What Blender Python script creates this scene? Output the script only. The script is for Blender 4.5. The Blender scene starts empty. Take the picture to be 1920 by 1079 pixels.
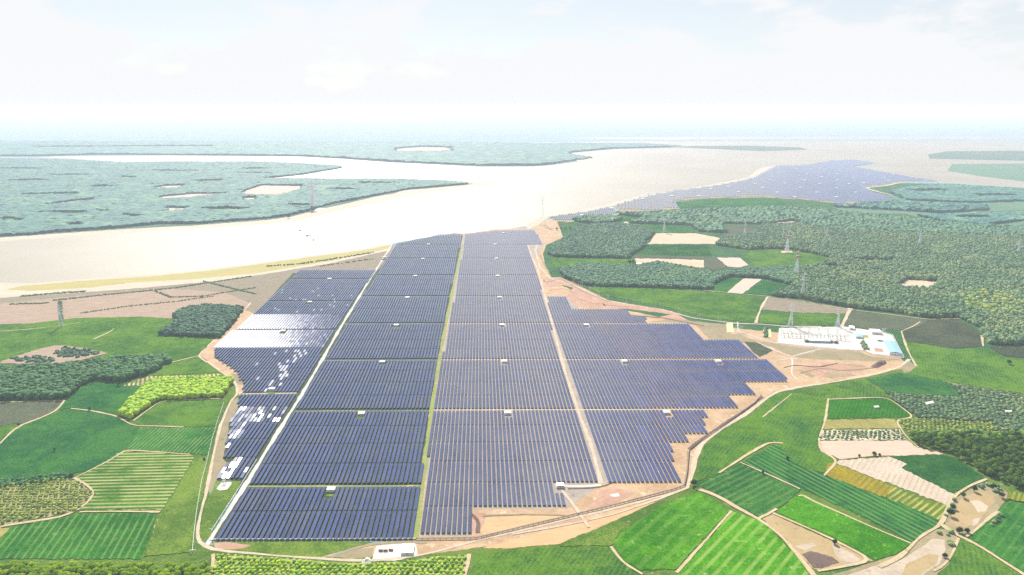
import bpy, bmesh, math, random
import numpy as np
from mathutils import Vector, Matrix
from mathutils.geometry import delaunay_2d_cdt

R = random.Random(7)
NP = np.random.RandomState(11)
scene = bpy.context.scene
COL = scene.collection

# ------------------------------------------------------------------ camera model
F = 1281.0                      # focal length in pixels of a 1920 wide frame
CAM_H = 450.0                   # drone height above the plain
PITCH = math.atan((539.5 - 200.0) / F)
CP, SP = math.cos(PITCH), math.sin(PITCH)
KK = F * CAM_H / CP


def P(px, py):
    """where the view line through a photo pixel meets the plain (metres)"""
    a, b = (px - 960.0) / F, (539.5 - py) / F
    dx, dy, dz = a, CP + b * SP, -SP + b * CP
    t = CAM_H / -dz
    return (dx * t, dy * t)


def to_px(x, y, z=0.0):
    dz = z - CAM_H
    zc = y * CP - dz * SP
    yc = y * SP + dz * CP
    return (960 + F * x / zc, 539.5 - F * yc / zc)


def ppm(py):
    return CP * (py - 200.0) / CAM_H


def yT(t):
    return 200.0 + 1.0 / t


# ------------------------------------------------------------------ tags
def tag(o, label=None, cat=None, group=None, kind=None):
    if label: o['label'] = label
    if cat: o['category'] = cat
    if group: o['group'] = group
    if kind: o['kind'] = kind
    return o


def link(name, me, mat=None, parent=None):
    o = bpy.data.objects.new(name, me)
    COL.objects.link(o)
    if mat is not None:
        for m in (mat if isinstance(mat, (list, tuple)) else [mat]):
            me.materials.append(m)
    if parent is not None:
        o.parent = parent
    return o


def empty(name, loc, rz=0.0, label=None, cat=None, group=None):
    o = bpy.data.objects.new(name, None)
    COL.objects.link(o)
    o.location = loc
    o.rotation_euler = (0, 0, rz)
    o.empty_display_size = 1
    tag(o, label, cat, group)
    return o


def mesh_np(name, verts, faces_flat, counts, mat_idx=None, tint=None, smooth=False, uv=None):
    """build a mesh quickly from numpy arrays"""
    me = bpy.data.meshes.new(name)
    verts = np.asarray(verts, dtype=np.float32)
    ff = np.asarray(faces_flat, dtype=np.int32)
    cn = np.asarray(counts, dtype=np.int32)
    me.vertices.add(len(verts))
    me.vertices.foreach_set('co', verts.ravel())
    me.loops.add(len(ff))
    me.loops.foreach_set('vertex_index', ff)
    me.polygons.add(len(cn))
    st = np.zeros(len(cn), dtype=np.int32)
    st[1:] = np.cumsum(cn)[:-1]
    me.polygons.foreach_set('loop_start', st)
    if mat_idx is not None:
        me.polygons.foreach_set('material_index', np.asarray(mat_idx, dtype=np.int32))
    me.polygons.foreach_set('use_smooth', np.full(len(cn), smooth, dtype=bool))
    me.update(calc_edges=True)
    if tint is not None:
        at = me.attributes.new('tint', 'FLOAT', 'POINT')
        at.data.foreach_set('value', np.asarray(tint, dtype=np.float32))
    if uv is not None:
        u = me.uv_layers.new(name='UVMap')
        u.data.foreach_set('uv', np.asarray(uv, dtype=np.float32).ravel())
    return me


class MB:
    """collects boxes, bars and prisms into one mesh"""
    def __init__(s):
        s.v, s.f, s.m = [], [], []

    def hexa(s, pts, mi=0):
        b = len(s.v)
        s.v += [tuple(p) for p in pts]
        for q in ((3, 2, 1, 0), (4, 5, 6, 7), (0, 1, 5, 4), (1, 2, 6, 5), (2, 3, 7, 6), (3, 0, 4, 7)):
            s.f.append([b + i for i in q]); s.m.append(mi)
        return s

    def box(s, x0, x1, y0, y1, z0, z1, mi=0):
        return s.hexa([(x0, y0, z0), (x1, y0, z0), (x1, y1, z0), (x0, y1, z0),
                       (x0, y0, z1), (x1, y0, z1), (x1, y1, z1), (x0, y1, z1)], mi)

    def bar(s, a, b, w, mi=0, w2=None):
        a, b = Vector(a), Vector(b)
        d = (b - a)
        if d.length < 1e-6: return s
        d.normalize()
        up = Vector((0, 0, 1)) if abs(d.z) < .9 else Vector((1, 0, 0))
        u = d.cross(up).normalized(); v = d.cross(u)
        w2 = w if w2 is None else w2
        pts = []
        for c, ww in ((a, w), (b, w2)):
            for (i, j) in ((-1, -1), (1, -1), (1, 1), (-1, 1)):
                pts.append(c + u * i * ww / 2 + v * j * ww / 2)
        return s.hexa(pts, mi)

    def gable(s, x0, x1, y0, y1, z0, h, mi=0, over=.4):
        """gabled roof with its ridge along y"""
        b = len(s.v); xm = (x0 + x1) / 2; t = .25
        x0 -= over; x1 += over; y0 -= over; y1 += over
        for (dz) in (0, t):
            for y in (y0, y1):
                s.v += [(x0, y, z0 + dz), (xm, y, z0 + h + dz), (x1, y, z0 + dz)]
        for q in ((0, 3, 4, 1), (1, 4, 5, 2), (6, 7, 10, 9), (7, 8, 11, 10), (0, 1, 7, 6), (1, 2, 8, 7),
                  (4, 3, 9, 10), (5, 4, 10, 11), (3, 0, 6, 9), (2, 5, 11, 8)):
            s.f.append([b + i for i in q]); s.m.append(mi)
        return s

    def cyl(s, x, y, z0, z1, r0, r1, n=8, mi=0):
        b = len(s.v)
        for (z, r) in ((z0, r0), (z1, r1)):
            for i in range(n):
                a = 2 * math.pi * i / n
                s.v.append((x + r * math.cos(a), y + r * math.sin(a), z))
        for i in range(n):
            j = (i + 1) % n
            s.f.append([b + i, b + j, b + n + j, b + n + i]); s.m.append(mi)
        s.f.append([b + n + i for i in range(n)]); s.m.append(mi)
        s.f.append([b + n - 1 - i for i in range(n)]); s.m.append(mi)
        return s

    def mesh(s, name):
        me = bpy.data.meshes.new(name)
        me.from_pydata(s.v, [], s.f)
        me.polygons.foreach_set('material_index', np.array(s.m, dtype=np.int32))
        me.update()
        return me

    def build(s, name, mat, parent=None):
        return link(name, s.mesh(name), mat, parent)


# ------------------------------------------------------------------ materials
class NT:
    def __init__(s, name):
        s.m = bpy.data.materials.new(name); s.m.use_nodes = True
        s.t = s.m.node_tree; s.n = s.t.nodes; s.l = s.t.links
        s.n.clear()
        s.out = s.n.new('ShaderNodeOutputMaterial')
        s.bsdf = s.n.new('ShaderNodeBsdfPrincipled')
        s.l.new(s.bsdf.outputs[0], s.out.inputs[0])

    def set(s, **k):
        for a, b in k.items():
            key = {'rough': 'Roughness', 'metal': 'Metallic', 'spec': 'Specular IOR Level', 'col': 'Base Color', 'ior': 'IOR',
                   'coat': 'Coat Weight', 'coatr': 'Coat Roughness'}[a]
            inp = s.bsdf.inputs[key]
            if hasattr(b, 'is_linked') or isinstance(b, bpy.types.NodeSocket): s.l.new(b, inp)
            elif a == 'col': inp.default_value = (*b, 1)
            else: inp.default_value = b
        return s

    def pos(s):
        return s.n.new('ShaderNodeNewGeometry').outputs['Position']

    def val(s, sock, inp):
        if isinstance(sock, bpy.types.NodeSocket): s.l.new(sock, inp)
        elif isinstance(sock, (tuple, list)): inp.default_value = (*sock, 1) if len(inp.default_value) == 4 else sock
        else: inp.default_value = sock

    def math(s, op, a, b=0.0, c=None, clamp=False):
        n = s.n.new('ShaderNodeMath'); n.operation = op; n.use_clamp = clamp
        s.val(a, n.inputs[0]); s.val(b, n.inputs[1])
        if c is not None: s.val(c, n.inputs[2])
        return n.outputs[0]

    def noise(s, vec, scale, detail=3.0, rough=.55, dist=0.0):
        n = s.n.new('ShaderNodeTexNoise'); s.l.new(vec, n.inputs['Vector'])
        n.inputs['Scale'].default_value = scale; n.inputs['Detail'].default_value = detail
        n.inputs['Roughness'].default_value = rough; n.inputs['Distortion'].default_value = dist
        return n.outputs['Fac']

    def vscale(s, vec, sc, rz=0.0):
        n = s.n.new('ShaderNodeMapping'); s.l.new(vec, n.inputs['Vector'])
        n.inputs['Scale'].default_value = sc; n.inputs['Rotation'].default_value = (0, 0, rz)
        return n.outputs[0]

    def ramp(s, fac, lo, hi):
        n = s.n.new('ShaderNodeMapRange'); n.interpolation_type = 'SMOOTHSTEP'
        s.val(fac, n.inputs['Value']); n.inputs['From Min'].default_value = lo; n.inputs['From Max'].default_value = hi
        return n.outputs[0]

    def mix(s, fac, a, b):
        n = s.n.new('ShaderNodeMix'); n.data_type = 'RGBA'
        s.val(fac, n.inputs[0]); s.val(a, n.inputs[6]); s.val(b, n.inputs[7])
        return n.outputs[2]

    def attr(s, name):
        n = s.n.new('ShaderNodeAttribute'); n.attribute_name = name
        return n.outputs['Fac']

    def rand(s):
        return s.n.new('ShaderNodeObjectInfo').outputs['Random']


def simple(name, col, rough=.7, metal=0.0, var=.18, scale=.6):
    m = NT(name)
    p = m.pos()
    n = m.noise(p, scale, 4)
    c = m.mix(m.ramp(n, .3, .7), tuple(x * (1 - var) for x in col), tuple(min(1, x * (1 + var)) for x in col))
    m.set(col=c, rough=rough, metal=metal, spec=.3)
    return m.m


_crops = {}
def crop(name, c1, c2, rows=None, spacing=6.0, amp=0.0, soil=(.34, .25, .16), pale=0.0, palec=(.3, .34, .12), width=.5, dots=None, patch=.5, big=1.0):
    """planted ground: patchy plant colour, rows of soil between the plants, pale thin spots"""
    m = NT(name)
    p = m.pos()
    n1 = m.noise(p, .011 * big, 3, .6)
    n2 = m.noise(p, .07 * big, 4, .6)
    n3 = m.noise(p, .45, 3, .7)
    f = m.math('ADD', m.math('MULTIPLY', n1, .5), m.math('ADD', m.math('MULTIPLY', n2, .3), m.math('MULTIPLY', n3, .2)))
    col = m.mix(m.ramp(f, .5 - patch * .17, .5 + patch * .17), c1, c2)
    sp = m.ramp(n3, .3, .75)
    col = m.mix(m.math('MULTIPLY', m.math('SUBTRACT', 1.0, sp), .5), col, tuple(x * .4 for x in c1))
    if pale:
        n4 = m.noise(m.vscale(p, (1, 1, 1)), .09, 5, .75)
        col = m.mix(m.math('MULTIPLY', m.ramp(n4, .56, .72), pale), col, palec)
    if rows:
        (a, b) = rows
        A, B = Vector(P(*a)), Vector(P(*b))
        d = (B - A).normalized(); q = Vector((-d.y, d.x))
        dp = m.n.new('ShaderNodeVectorMath'); dp.operation = 'DOT_PRODUCT'
        m.l.new(p, dp.inputs[0]); dp.inputs[1].default_value = (q.x, q.y, 0)
        ph = m.math('MULTIPLY', dp.outputs['Value'], 1.0 / spacing)
        wob = m.math('MULTIPLY', m.math('SUBTRACT', m.noise(p, .03, 2), .5), 1.2 / spacing)
        fr = m.math('FRACT', m.math('ADD', ph, wob))
        tri = m.math('ABSOLUTE', m.math('SUBTRACT', fr, .5))
        st = m.ramp(tri, .5 - width * .5 - .08, .5 - width * .5 + .08)
        if dots:
            dq = m.n.new('ShaderNodeVectorMath'); dq.operation = 'DOT_PRODUCT'
            m.l.new(p, dq.inputs[0]); dq.inputs[1].default_value = (d.x, d.y, 0)
            fr2 = m.math('FRACT', m.math('MULTIPLY', dq.outputs['Value'], 1.0 / dots))
            st2 = m.ramp(m.math('ABSOLUTE', m.math('SUBTRACT', fr2, .5)), .5 - width * .5 - .1, .5 - width * .5 + .1)
            st = m.math('MAXIMUM', st, st2)
        am = m.math('MULTIPLY', st, m.math('MULTIPLY', m.ramp(m.noise(p, .03, 3), .25, .6), amp))
        col = m.mix(am, col, soil)
    m.set(col=col, rough=1.0, spec=0.0)
    return m.m


def soil(name, c1, c2, c3=None, sc=1.0, streak=0.0, rz=0.0, veg=0.0, vegc=(.1, .13, .05)):
    m = NT(name)
    p = m.pos()
    q = m.vscale(p, (1, 1 + streak * 5, 1), rz) if streak else p
    n1 = m.noise(q, .02 * sc, 4, .6)
    n2 = m.noise(q, .12 * sc, 5, .65)
    n3 = m.noise(p, .6, 3, .7)
    f = m.math('ADD', m.math('MULTIPLY', n1, .45), m.math('ADD', m.math('MULTIPLY', n2, .4), m.math('MULTIPLY', n3, .15)))
    col = m.mix(m.ramp(f, .36, .62), c1, c2)
    if c3: col = m.mix(m.ramp(m.noise(q, .045 * sc, 5, .7), .56, .7), col, c3)
    if veg: col = m.mix(m.math('MULTIPLY', m.ramp(m.noise(q, .06 * sc, 6, .75), .47, .62), veg), col, vegc)
    m.set(col=col, rough=.95, spec=.1)
    return m.m


def foliage(name, c1, c2, c3=None, by='attr'):
    m = NT(name)
    p = m.pos()
    t = m.attr('tint') if by == 'attr' else m.rand()
    n = m.noise(p, .35 if by == 'attr' else .6, 3, .65)
    big = m.noise(p, .007 if by == 'attr' else .012, 5, .65)
    f = m.math('ADD', m.math('MULTIPLY', t, .38), m.math('ADD', m.math('MULTIPLY', n, .2), m.math('MULTIPLY', big, .42)))
    col = m.mix(m.ramp(f, .25, .72), c1, c2)
    if c3: col = m.mix(m.ramp(m.math('ADD', m.math('MULTIPLY', big, .8), m.math('MULTIPLY', t, .2)), .5, .66), col, c3)
    m.set(col=col, rough=.8, spec=.25)
    if by == 'obj':
        tr = m.n.new('ShaderNodeBsdfTranslucent'); m.l.new(col, tr.inputs['Color'])
        ms = m.n.new('ShaderNodeMixShader'); ms.inputs[0].default_value = .65
        m.l.new(m.bsdf.outputs[0], ms.inputs[1]); m.l.new(tr.outputs[0], ms.inputs[2]); m.l.new(ms.outputs[0], m.out.inputs[0])
    return m.m


M = {}
M['ground'] = soil('ground_haze_pale', (.15, .23, .25), (.2, .27, .28), (.34, .37, .37), sc=.12)  # paled and blued, putting part of the far haze into the ground colour
M['soil_tan'] = soil('tan_soil', (.31, .205, .12), (.44, .31, .19), (.54, .42, .28), sc=1.5)
M['soil_orange'] = soil('orange_soil', (.42, .27, .14), (.50, .33, .18), (.36, .22, .12), sc=1.2, streak=.6)
M['soil_red'] = soil('reddish_soil', (.31, .18, .12), (.40, .25, .18), (.50, .36, .27), sc=1.4)
M['dry_scrub'] = soil('dry_scrub', (.18, .15, .10), (.25, .20, .145), (.36, .28, .2), sc=1.2, streak=.9, veg=.8, vegc=(.12, .125, .07))
M['dry_brown'] = soil('dry_brown', (.26, .185, .13), (.36, .26, .195), (.19, .15, .09), sc=1.0, streak=1.0, veg=.55, vegc=(.17, .15, .09))
M['sand'] = soil('pale_sand', (.40, .335, .25), (.48, .41, .32), (.34, .28, .2), sc=.5, streak=.5)
M['shore_grass'] = soil('yellow_shore_grass', (.30, .27, .09), (.36, .31, .12), (.40, .32, .18), sc=.7, streak=.5)
M['grass'] = crop('lush_grass', (.07, .14, .02), (.16, .24, .035), pale=.5, palec=(.32, .3, .1))
M['farm_grass_shaded'] = soil('array_grass_shaded', (.03, .045, .025), (.05, .07, .03), (.11, .12, .06), sc=1.6)  # grass darkened so table gaps look shaded; the shade is in the colour
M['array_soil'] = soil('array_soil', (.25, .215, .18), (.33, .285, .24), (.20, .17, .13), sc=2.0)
M['lane_green'] = soil('lane_green', (.17, .21, .06), (.24, .27, .08), (.36, .30, .17), sc=2.0)
M['concrete'] = soil('concrete_road', (.40, .40, .37), (.48, .47, .43), None, sc=2)
M['gravel'] = soil('white_gravel', (.44, .41, .365), (.57, .54, .49), None, sc=2)
M['path'] = soil('dirt_path', (.36, .28, .16), (.47, .38, .24), (.25, .22, .10), sc=3)
M['path_pale'] = soil('pale_path', (.38, .29, .20), (.50, .41, .31), (.30, .22, .15), sc=3)
M['olive_soil'] = soil('olive_soil', (.20, .17, .10), (.27, .22, .13), (.14, .16, .07), sc=1.4)
M['pond_mud'] = soil('pond_mud', (.30, .22, .11), (.36, .27, .14), (.22, .18, .07), sc=2)
M['mud_pale'] = soil('pale_mud', (.33, .265, .195), (.43, .36, .275), (.27, .21, .13), sc=1.6)
M['burnt'] = soil('dark_mud', (.09, .06, .05), (.14, .1, .08), (.2, .14, .1), sc=2)
M['river_bank'] = soil('bank_scrub', (.22, .18, .10), (.30, .24, .14), (.14, .17, .05), sc=2)
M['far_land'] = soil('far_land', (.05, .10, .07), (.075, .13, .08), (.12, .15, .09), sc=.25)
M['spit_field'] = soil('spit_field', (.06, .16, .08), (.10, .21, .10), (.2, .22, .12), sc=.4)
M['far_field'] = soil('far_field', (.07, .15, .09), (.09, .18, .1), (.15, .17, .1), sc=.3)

# water: muddy, facing the bright sky
m = NT('muddy_water')
p = m.pos()
wn = m.noise(p, .0012, 4, .6)
wc = m.mix(m.ramp(wn, .35, .65), (.245, .215, .15), (.28, .25, .185))
m.set(col=wc, rough=.55, spec=.3)
bmp = m.n.new('ShaderNodeBump'); bmp.inputs['Strength'].default_value = .25; bmp.inputs['Distance'].default_value = .3
m.l.new(m.noise(p, .3, 3), bmp.inputs['Height']); m.l.new(bmp.outputs[0], m.bsdf.inputs['Normal'])
M['water'] = m.m

# solar glass
m = NT('solar_glass')
uv = m.n.new('ShaderNodeUVMap').outputs[0]
sx = m.n.new('ShaderNodeSeparateXYZ'); m.l.new(uv, sx.inputs[0])
def seam(sock, per, w):
    fr = m.math('FRACT', m.math('MULTIPLY', sock, 1.0 / per))
    return m.math('GREATER_THAN', m.math('ABSOLUTE', m.math('SUBTRACT', fr, .5)), .5 - w / per / 2)
sm = m.math('MAXIMUM', seam(sx.outputs[0], 1.95, .05), seam(sx.outputs[1], 1.0, .035))
tn = m.attr('tint')
bc = m.mix(tn, (.016, .032, .115), (.038, .06, .19))
bc = m.mix(m.attr('grey_mix'), bc, (.045, .052, .085))  # shifts the glass to a greyer tone by table column
bc = m.mix(m.math('MULTIPLY', m.ramp(m.noise(m.pos(), .018, 3, .6), .4, .7), .5), bc, (.075, .082, .12))
bc = m.mix(m.math('MULTIPLY', m.ramp(m.noise(m.pos(), .03, 5, .7), .55, .68), .6), bc, (.012, .025, .06))
bc = m.mix(sm, bc, (.22, .23, .26))
m.set(col=bc, rough=.08, spec=.32)
M['panel'] = m.m
M['panel_frost'] = m.m.copy(); M['panel_frost'].name = 'textured_solar_glass'
[n for n in M['panel_frost'].node_tree.nodes if n.type == 'BSDF_PRINCIPLED'][0].inputs['Roughness'].default_value = .21
M['panel_back'] = simple('panel_back', (.05, .05, .055), .7)
M['steel'] = simple('galvanised_steel', (.5, .52, .53), .5, .3)
M['tower_steel'] = simple('tower_steel', (.62, .65, .66), .5, .0)
M['tower_white'] = simple('tower_white_paint', (.8, .8, .8), .5)
M['tower_red'] = simple('tower_red_paint', (.55, .14, .1), .5)
M['white_wall'] = simple('white_wall', (.72, .71, .67), .7, var=.08)
M['white_roof'] = simple('white_roof', (.82, .81, .76), .6, var=.06)
M['blue_roof'] = simple('pale_blue_roof', (.24, .42, .66), .4, var=.06)
M['teal_roof'] = simple('teal_roof', (.25, .45, .45), .5, var=.1)
M['dark_glass'] = simple('dark_glass', (.05, .06, .08), .2)
M['door'] = simple('grey_door', (.3, .32, .33), .6)
M['concrete_block'] = simple('concrete_block', (.5, .49, .46), .85)
M['wood'] = simple('weathered_wood', (.2, .13, .08), .8)
M['dark_steel'] = simple('dark_steel', (.12, .12, .12), .6)
M['trunk'] = simple('bark', (.13, .10, .075), .9)
M['porcelain'] = simple('brown_insulator', (.3, .16, .1), .3)
M['transformer'] = simple('transformer_grey', (.33, .36, .37), .5)
M['rust'] = simple('rusty_hull', (.3, .16, .1), .8)
M['gravel_heap'] = M['gravel']

# ------------------------------------------------------------------ ground sheets
SEQ = [0]
def rough_poly(pts, step=6.0, amp=.8, seed=0):
    rr = random.Random(seed * 131 + len(pts))
    out = []
    n = len(pts)
    for i in range(n):
        a, b = pts[i], pts[(i + 1) % n]
        L = math.hypot(b[0] - a[0], b[1] - a[1])
        k = max(1, int(L / step))
        for j in range(k):
            t = j / k
            x, y = a[0] + (b[0] - a[0]) * t, a[1] + (b[1] - a[1]) * t
            s = max(.08, min(1.3, (y - 200) / 500.0)) * amp
            if j: x += rr.uniform(-s, s) * 1.2; y += rr.uniform(-s, s) * .7
            out.append((x, y))
    return out


def sheet(name, pts, mat, level=3, h=0.0, label=None, cat=None, kind='structure', amp=.8, group=None):
    """a ground sheet whose outline was read off the photograph; h > 0 gives a crop its standing height"""
    SEQ[0] += 1
    z = .06 * level + .0025 * SEQ[0] * .5
    pp = rough_poly(pts, amp=amp, seed=SEQ[0])
    w = [P(*q) for q in pp]
    cx, cy = w[0]
    vv, _e, ff, *_r = delaunay_2d_cdt([Vector((x - cx, y - cy)) for x, y in w], [], [list(range(len(w)))], 1, 1e-4)
    verts = [(q.x + cx, q.y + cy, z + h) for q in vv]
    faces = []
    edge = {}
    for f in ff:
        f = list(f)
        ar = sum(vv[f[i]].cross(vv[f[(i + 1) % len(f)]]) for i in range(len(f)))
        if ar < 0: f.reverse()
        faces.append(f)
        for i in range(len(f)): edge[(f[i], f[(i + 1) % len(f)])] = 1
    if h > 0:
        n0 = len(verts)
        verts += [(x, y, 0.0) for x, y, _ in verts]
        for (i, j) in list(edge):
            if (j, i) not in edge: faces.append([i, i + n0, j + n0, j])
    me = bpy.data.meshes.new(name); me.from_pydata(verts, [], faces); me.update()
    o = link(name, me, mat)
    return tag(o, label, cat, group, kind)


def strip(name, pts, width, mat, level=5, label=None, cat=None, kind='structure', taper=None):
    """a road or path of a real width along a line read off the photograph"""
    SEQ[0] += 1
    z = .06 * level + .0025 * SEQ[0] * .5
    w = [Vector(P(*q)) for q in pts]
    dense = []
    for i in range(len(w) - 1):
        L = (w[i + 1] - w[i]).length; k = max(1, int(L / max(8, width * 1.5)))
        for j in range(k): dense.append(w[i].lerp(w[i + 1], j / k))
    dense.append(w[-1])
    for _ in range(3):
        dense = [dense[0]] + [(dense[i - 1] + dense[i] * 2 + dense[i + 1]) / 4 for i in range(1, len(dense) - 1)] + [dense[-1]]
    rr = random.Random(SEQ[0])
    v, f = [], []
    for i, c in enumerate(dense):
        a = dense[max(0, i - 1)]; b = dense[min(len(dense) - 1, i + 1)]
        d = (b - a).normalized(); q = Vector((-d.y, d.x))
        ww = width / 2
        lw = 1 + .25 * math.sin(i * .37 + SEQ[0]); l = c + q * ww * lw * rr.uniform(.75, 1.2); r = c - q * ww * lw * rr.uniform(.75, 1.2)
        v += [(r.x, r.y, z), (l.x, l.y, z)]
    for i in range(len(dense) - 1): f.append((2 * i, 2 * i + 2, 2 * i + 3, 2 * i + 1))
    me = bpy.data.meshes.new(name); me.from_pydata(v, [], f); me.update()
    return tag(link(name, me, mat), label, cat, None, kind)


# the plain, one sheet to the horizon
me = bpy.data.meshes.new('ground')
me.from_pydata([(-42000, -600, 0), (42000, -600, 0), (42000, 46000, 0), (-42000, 46000, 0)], [], [(0, 1, 2, 3)])
tag(link('ground', me, M['ground']), 'plain reaching to the horizon, part of the haze put into its pale colour', 'ground', None, 'structure')

# ---- reservoir and far shores
sheet('water', [(-700, 560), (-300, 545), (0, 532), (60, 533), (180, 523), (300, 515), (400, 505), (500, 492), (600, 478), (680, 468), (735, 457),
                (790, 447), (850, 440), (930, 434), (985, 424), (1005, 410), (1060, 399), (1130, 386), (1170, 374), (1240, 362), (1330, 347), (1400, 334),
                (1440, 319), (1500, 311), (1560, 303), (1620, 301), (1650, 306), (1612, 314), (1680, 326), (1740, 340), (1800, 345), (1920, 352), (2400, 372),
                (2400, 267), (1900, 266), (1500, 265), (1150, 266), (1000, 268), (700, 280), (300, 292), (100, 294), (60, 298), (-100, 330), (-700, 440)],
      M['water'], 1, label='pale muddy reservoir lying behind the solar farm', cat='reservoir', amp=1.2)
for pts in ([(1050, 259), (1300, 257), (2300, 256), (2300, 261.5), (1500, 261), (1250, 262.5)],
            [(20, 303), (140, 301), (160, 303), (40, 305)]):
    sheet('water', pts, M['water'], 1, label='thin pale arm of water near the hazy horizon', cat='reservoir', group='thin arms of far water', amp=.5)

beach = dict(cat='shore', kind='structure')
sheet('shore', [(-300, 490), (0, 453), (100, 446), (234, 437), (367, 429), (500, 421), (567, 413), (633, 397), (700, 382), (750, 371), (800, 362), (867, 352), (954, 344.5),
                (884, 341), (834, 338), (733, 335), (600, 334.5), (494, 334), (400, 338), (0, 420), (-300, 440)], M['sand'], 2, label='sandy rim of the wooded spit on the left', **beach)
sheet('land', [(-300, 480), (0, 446), (100, 439), (234, 430), (367, 423), (500, 413), (545, 407), (600, 393), (650, 382), (700, 370), (740, 363), (755, 357), (800, 354), (867, 347.5), (890, 345), (834, 340.5),
               (733, 337), (600, 337), (494, 336), (500, 334), (567, 327), (640, 315), (634, 311), (500, 304.5), (334, 304), (234, 306), (123, 299), (-300, 297)],
      M['far_land'], 2.5, label='low wooded spit of land across the water on the left', cat='land')
sheet('land', [(-300, 295), (60, 294), (190, 291), (330, 292), (460, 293), (560, 294), (640, 298), (734, 305), (800, 308), (900, 313), (1000, 312.5), (1034, 310), (1084, 303), (1120, 297), (1070, 290),
               (1075, 287), (1150, 280), (1270, 277), (1280, 273), (1200, 268.5), (1000, 269), (850, 266.5), (650, 266), (300, 265), (-300, 264)],
      M['far_land'], 2.5, label='wide far shore of woods beyond the water', cat='land')
sheet('land', [(1250, 276), (1300, 274), (1400, 273.5), (1500, 277), (1515, 281), (1430, 284), (1340, 280)], M['far_land'], 2.5, label='thin lens shaped island near the horizon', cat='land', amp=.3)
sheet('land', [(1740, 290), (1776, 284), (1920, 283), (2300, 284), (2300, 305), (1920, 302), (1743, 298)], M['far_land'], 2.5, label='far island on the right, farther of two', cat='land', amp=.4)
sheet('land', [(1785, 308), (1920, 307), (2300, 309), (2300, 346), (1920, 341), (1840, 331), (1776, 321)], M['far_field'], 2.5, label='far island on the right, nearer of two', cat='land', amp=.4)
sheet('shore', [(740, 279), (790, 276.5), (835, 277), (846, 281), (810, 284.5), (745, 283)], M['sand'], 2.8, label='pale sandy patch on the far shore', amp=.4, **beach)
sheet('shore', [(1067, 290), (1134, 287), (1142, 291), (1120, 297), (1084, 303.5)], M['sand'], 2.8, label='pale sandbar at the tip of the far shore', amp=.4, **beach)

# near shore on the left
sheet('shore', [(-300, 556), (0, 531), (60, 532), (180, 522), (300, 514), (400, 504), (500, 491), (600, 477), (680, 467), (737, 456), (730, 472), (640, 492), (480, 522), (280, 540), (160, 548), (60, 560), (-300, 590)],
      M['sand'], 2, label='sandy near shore of the reservoir on the left', **beach)
sheet('shore_grass', [(150, 527), (235, 522), (300, 517), (400, 507), (500, 494), (600, 480), (680, 470), (735, 459), (728, 467), (620, 490), (480, 513), (360, 524), (250, 530), (170, 540), (60, 546), (10, 543), (40, 537)],
      M['shore_grass'], 2.5, label='yellow grass strip along the water edge', cat='grass', kind='stuff')
sheet('scrubland', [(-300, 600), (0, 559), (40, 556), (160, 549), (280, 539), (400, 528), (480, 517), (620, 494), (728, 470), (706, 509), (545, 512), (500, 566), (478, 590), (456, 579), (420, 552), (290, 545), (110, 562), (0, 575), (-300, 620)],
      M['dry_scrub'], 2.5, label='grey green scrub between the shore and the brown land', cat='scrub', kind='stuff')
sheet('bare_soil', [(-300, 640), (-60, 607), (0, 608), (56, 607), (139, 597), (264, 594), (328, 598), (348, 580), (387, 575), (456, 580), (470, 570), (420, 548), (300, 541), (120, 558), (0, 570), (-300, 606)],
      M['dry_brown'], 2.7, label='dry brown fallow land left of the solar farm', cat='ground')
sheet('bare_soil', [(456, 579), (480, 590), (440, 622), (404, 655), (382, 670), (368, 670), (400, 637), (411, 636), (438, 607)], M['soil_tan'], 2.9, label='bare tan strip between dark wood and white panels', cat='ground')

sheet('scrubland', [(-400, 640), (-400, 610), (0, 566), (280, 548), (480, 524), (620, 498), (738, 460), (736, 470), (708, 515), (560, 540), (460, 640), (300, 625)], M['dry_scrub'], .5, label='dull scrub showing between the brown land and the tables', cat='scrub', kind='stuff')
# ---- farm ground
sheet('bare_soil', [(690, 1022), (745, 1015), (775, 1012), (800, 770), (868, 440), (925, 431), (1000, 427), (1010, 421), (1020, 412), (1050, 413), (1062, 443), (1030, 465), (1028, 478), (1037, 510), (1094, 538), (1140, 562), (1200, 569),
                    (1260, 583), (1330, 600), (1417, 606), (1461, 612), (1590, 612), (1655, 622), (1700, 672), (1715, 690), (1690, 698), (1640, 708), (1560, 722), (1500, 733), (1452, 738), (1412, 775),
                    (1360, 802), (1318, 835), (1308, 870), (1301, 905), (1295, 918), (1240, 945), (1168, 976), (1107, 1002), (1049, 1023), (955, 1032), (832, 1037), (780, 1047), (700, 1053), (640, 1053), (588, 1049), (640, 1035)],
      M['soil_tan'], 1.5, label='bare tan earth under and around the right half of the solar farm', cat='ground')
sheet('array_grass_shaded', [(392, 1014), (780, 1014), (785, 1005), (803, 780), (868, 442), (818, 442), (745, 457), (712, 504), (556, 505), (500, 566), (440, 620), (404, 653), (400, 672), (440, 690), (459, 737), (447, 763), (430, 793),
                      (425, 826), (418, 860), (430, 870), (405, 902), (450, 903), (440, 935)], M['farm_grass_shaded'], 2.0, label='short grass under the left solar tables, gap shade put into its dark colour', cat='grass', kind='stuff')
sheet('grass_verge', [(395, 925), (405, 903), (452, 903), (440, 930), (398, 1000), (385, 1018), (375, 1012), (374, 990), (385, 950)], M['grass'], 2.6, label='lush grass wedge between dirt road and concrete road', cat='grass', kind='stuff')
sheet('bare_soil', [(447, 745), (447, 765), (430, 793), (425, 826), (418, 860), (430, 872), (405, 903), (394, 925), (390, 920), (400, 865), (410, 820), (426, 765), (433, 750)], M['olive_soil'], 2.4, label='rough olive earth strip beside the left dirt road', cat='ground')
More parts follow.
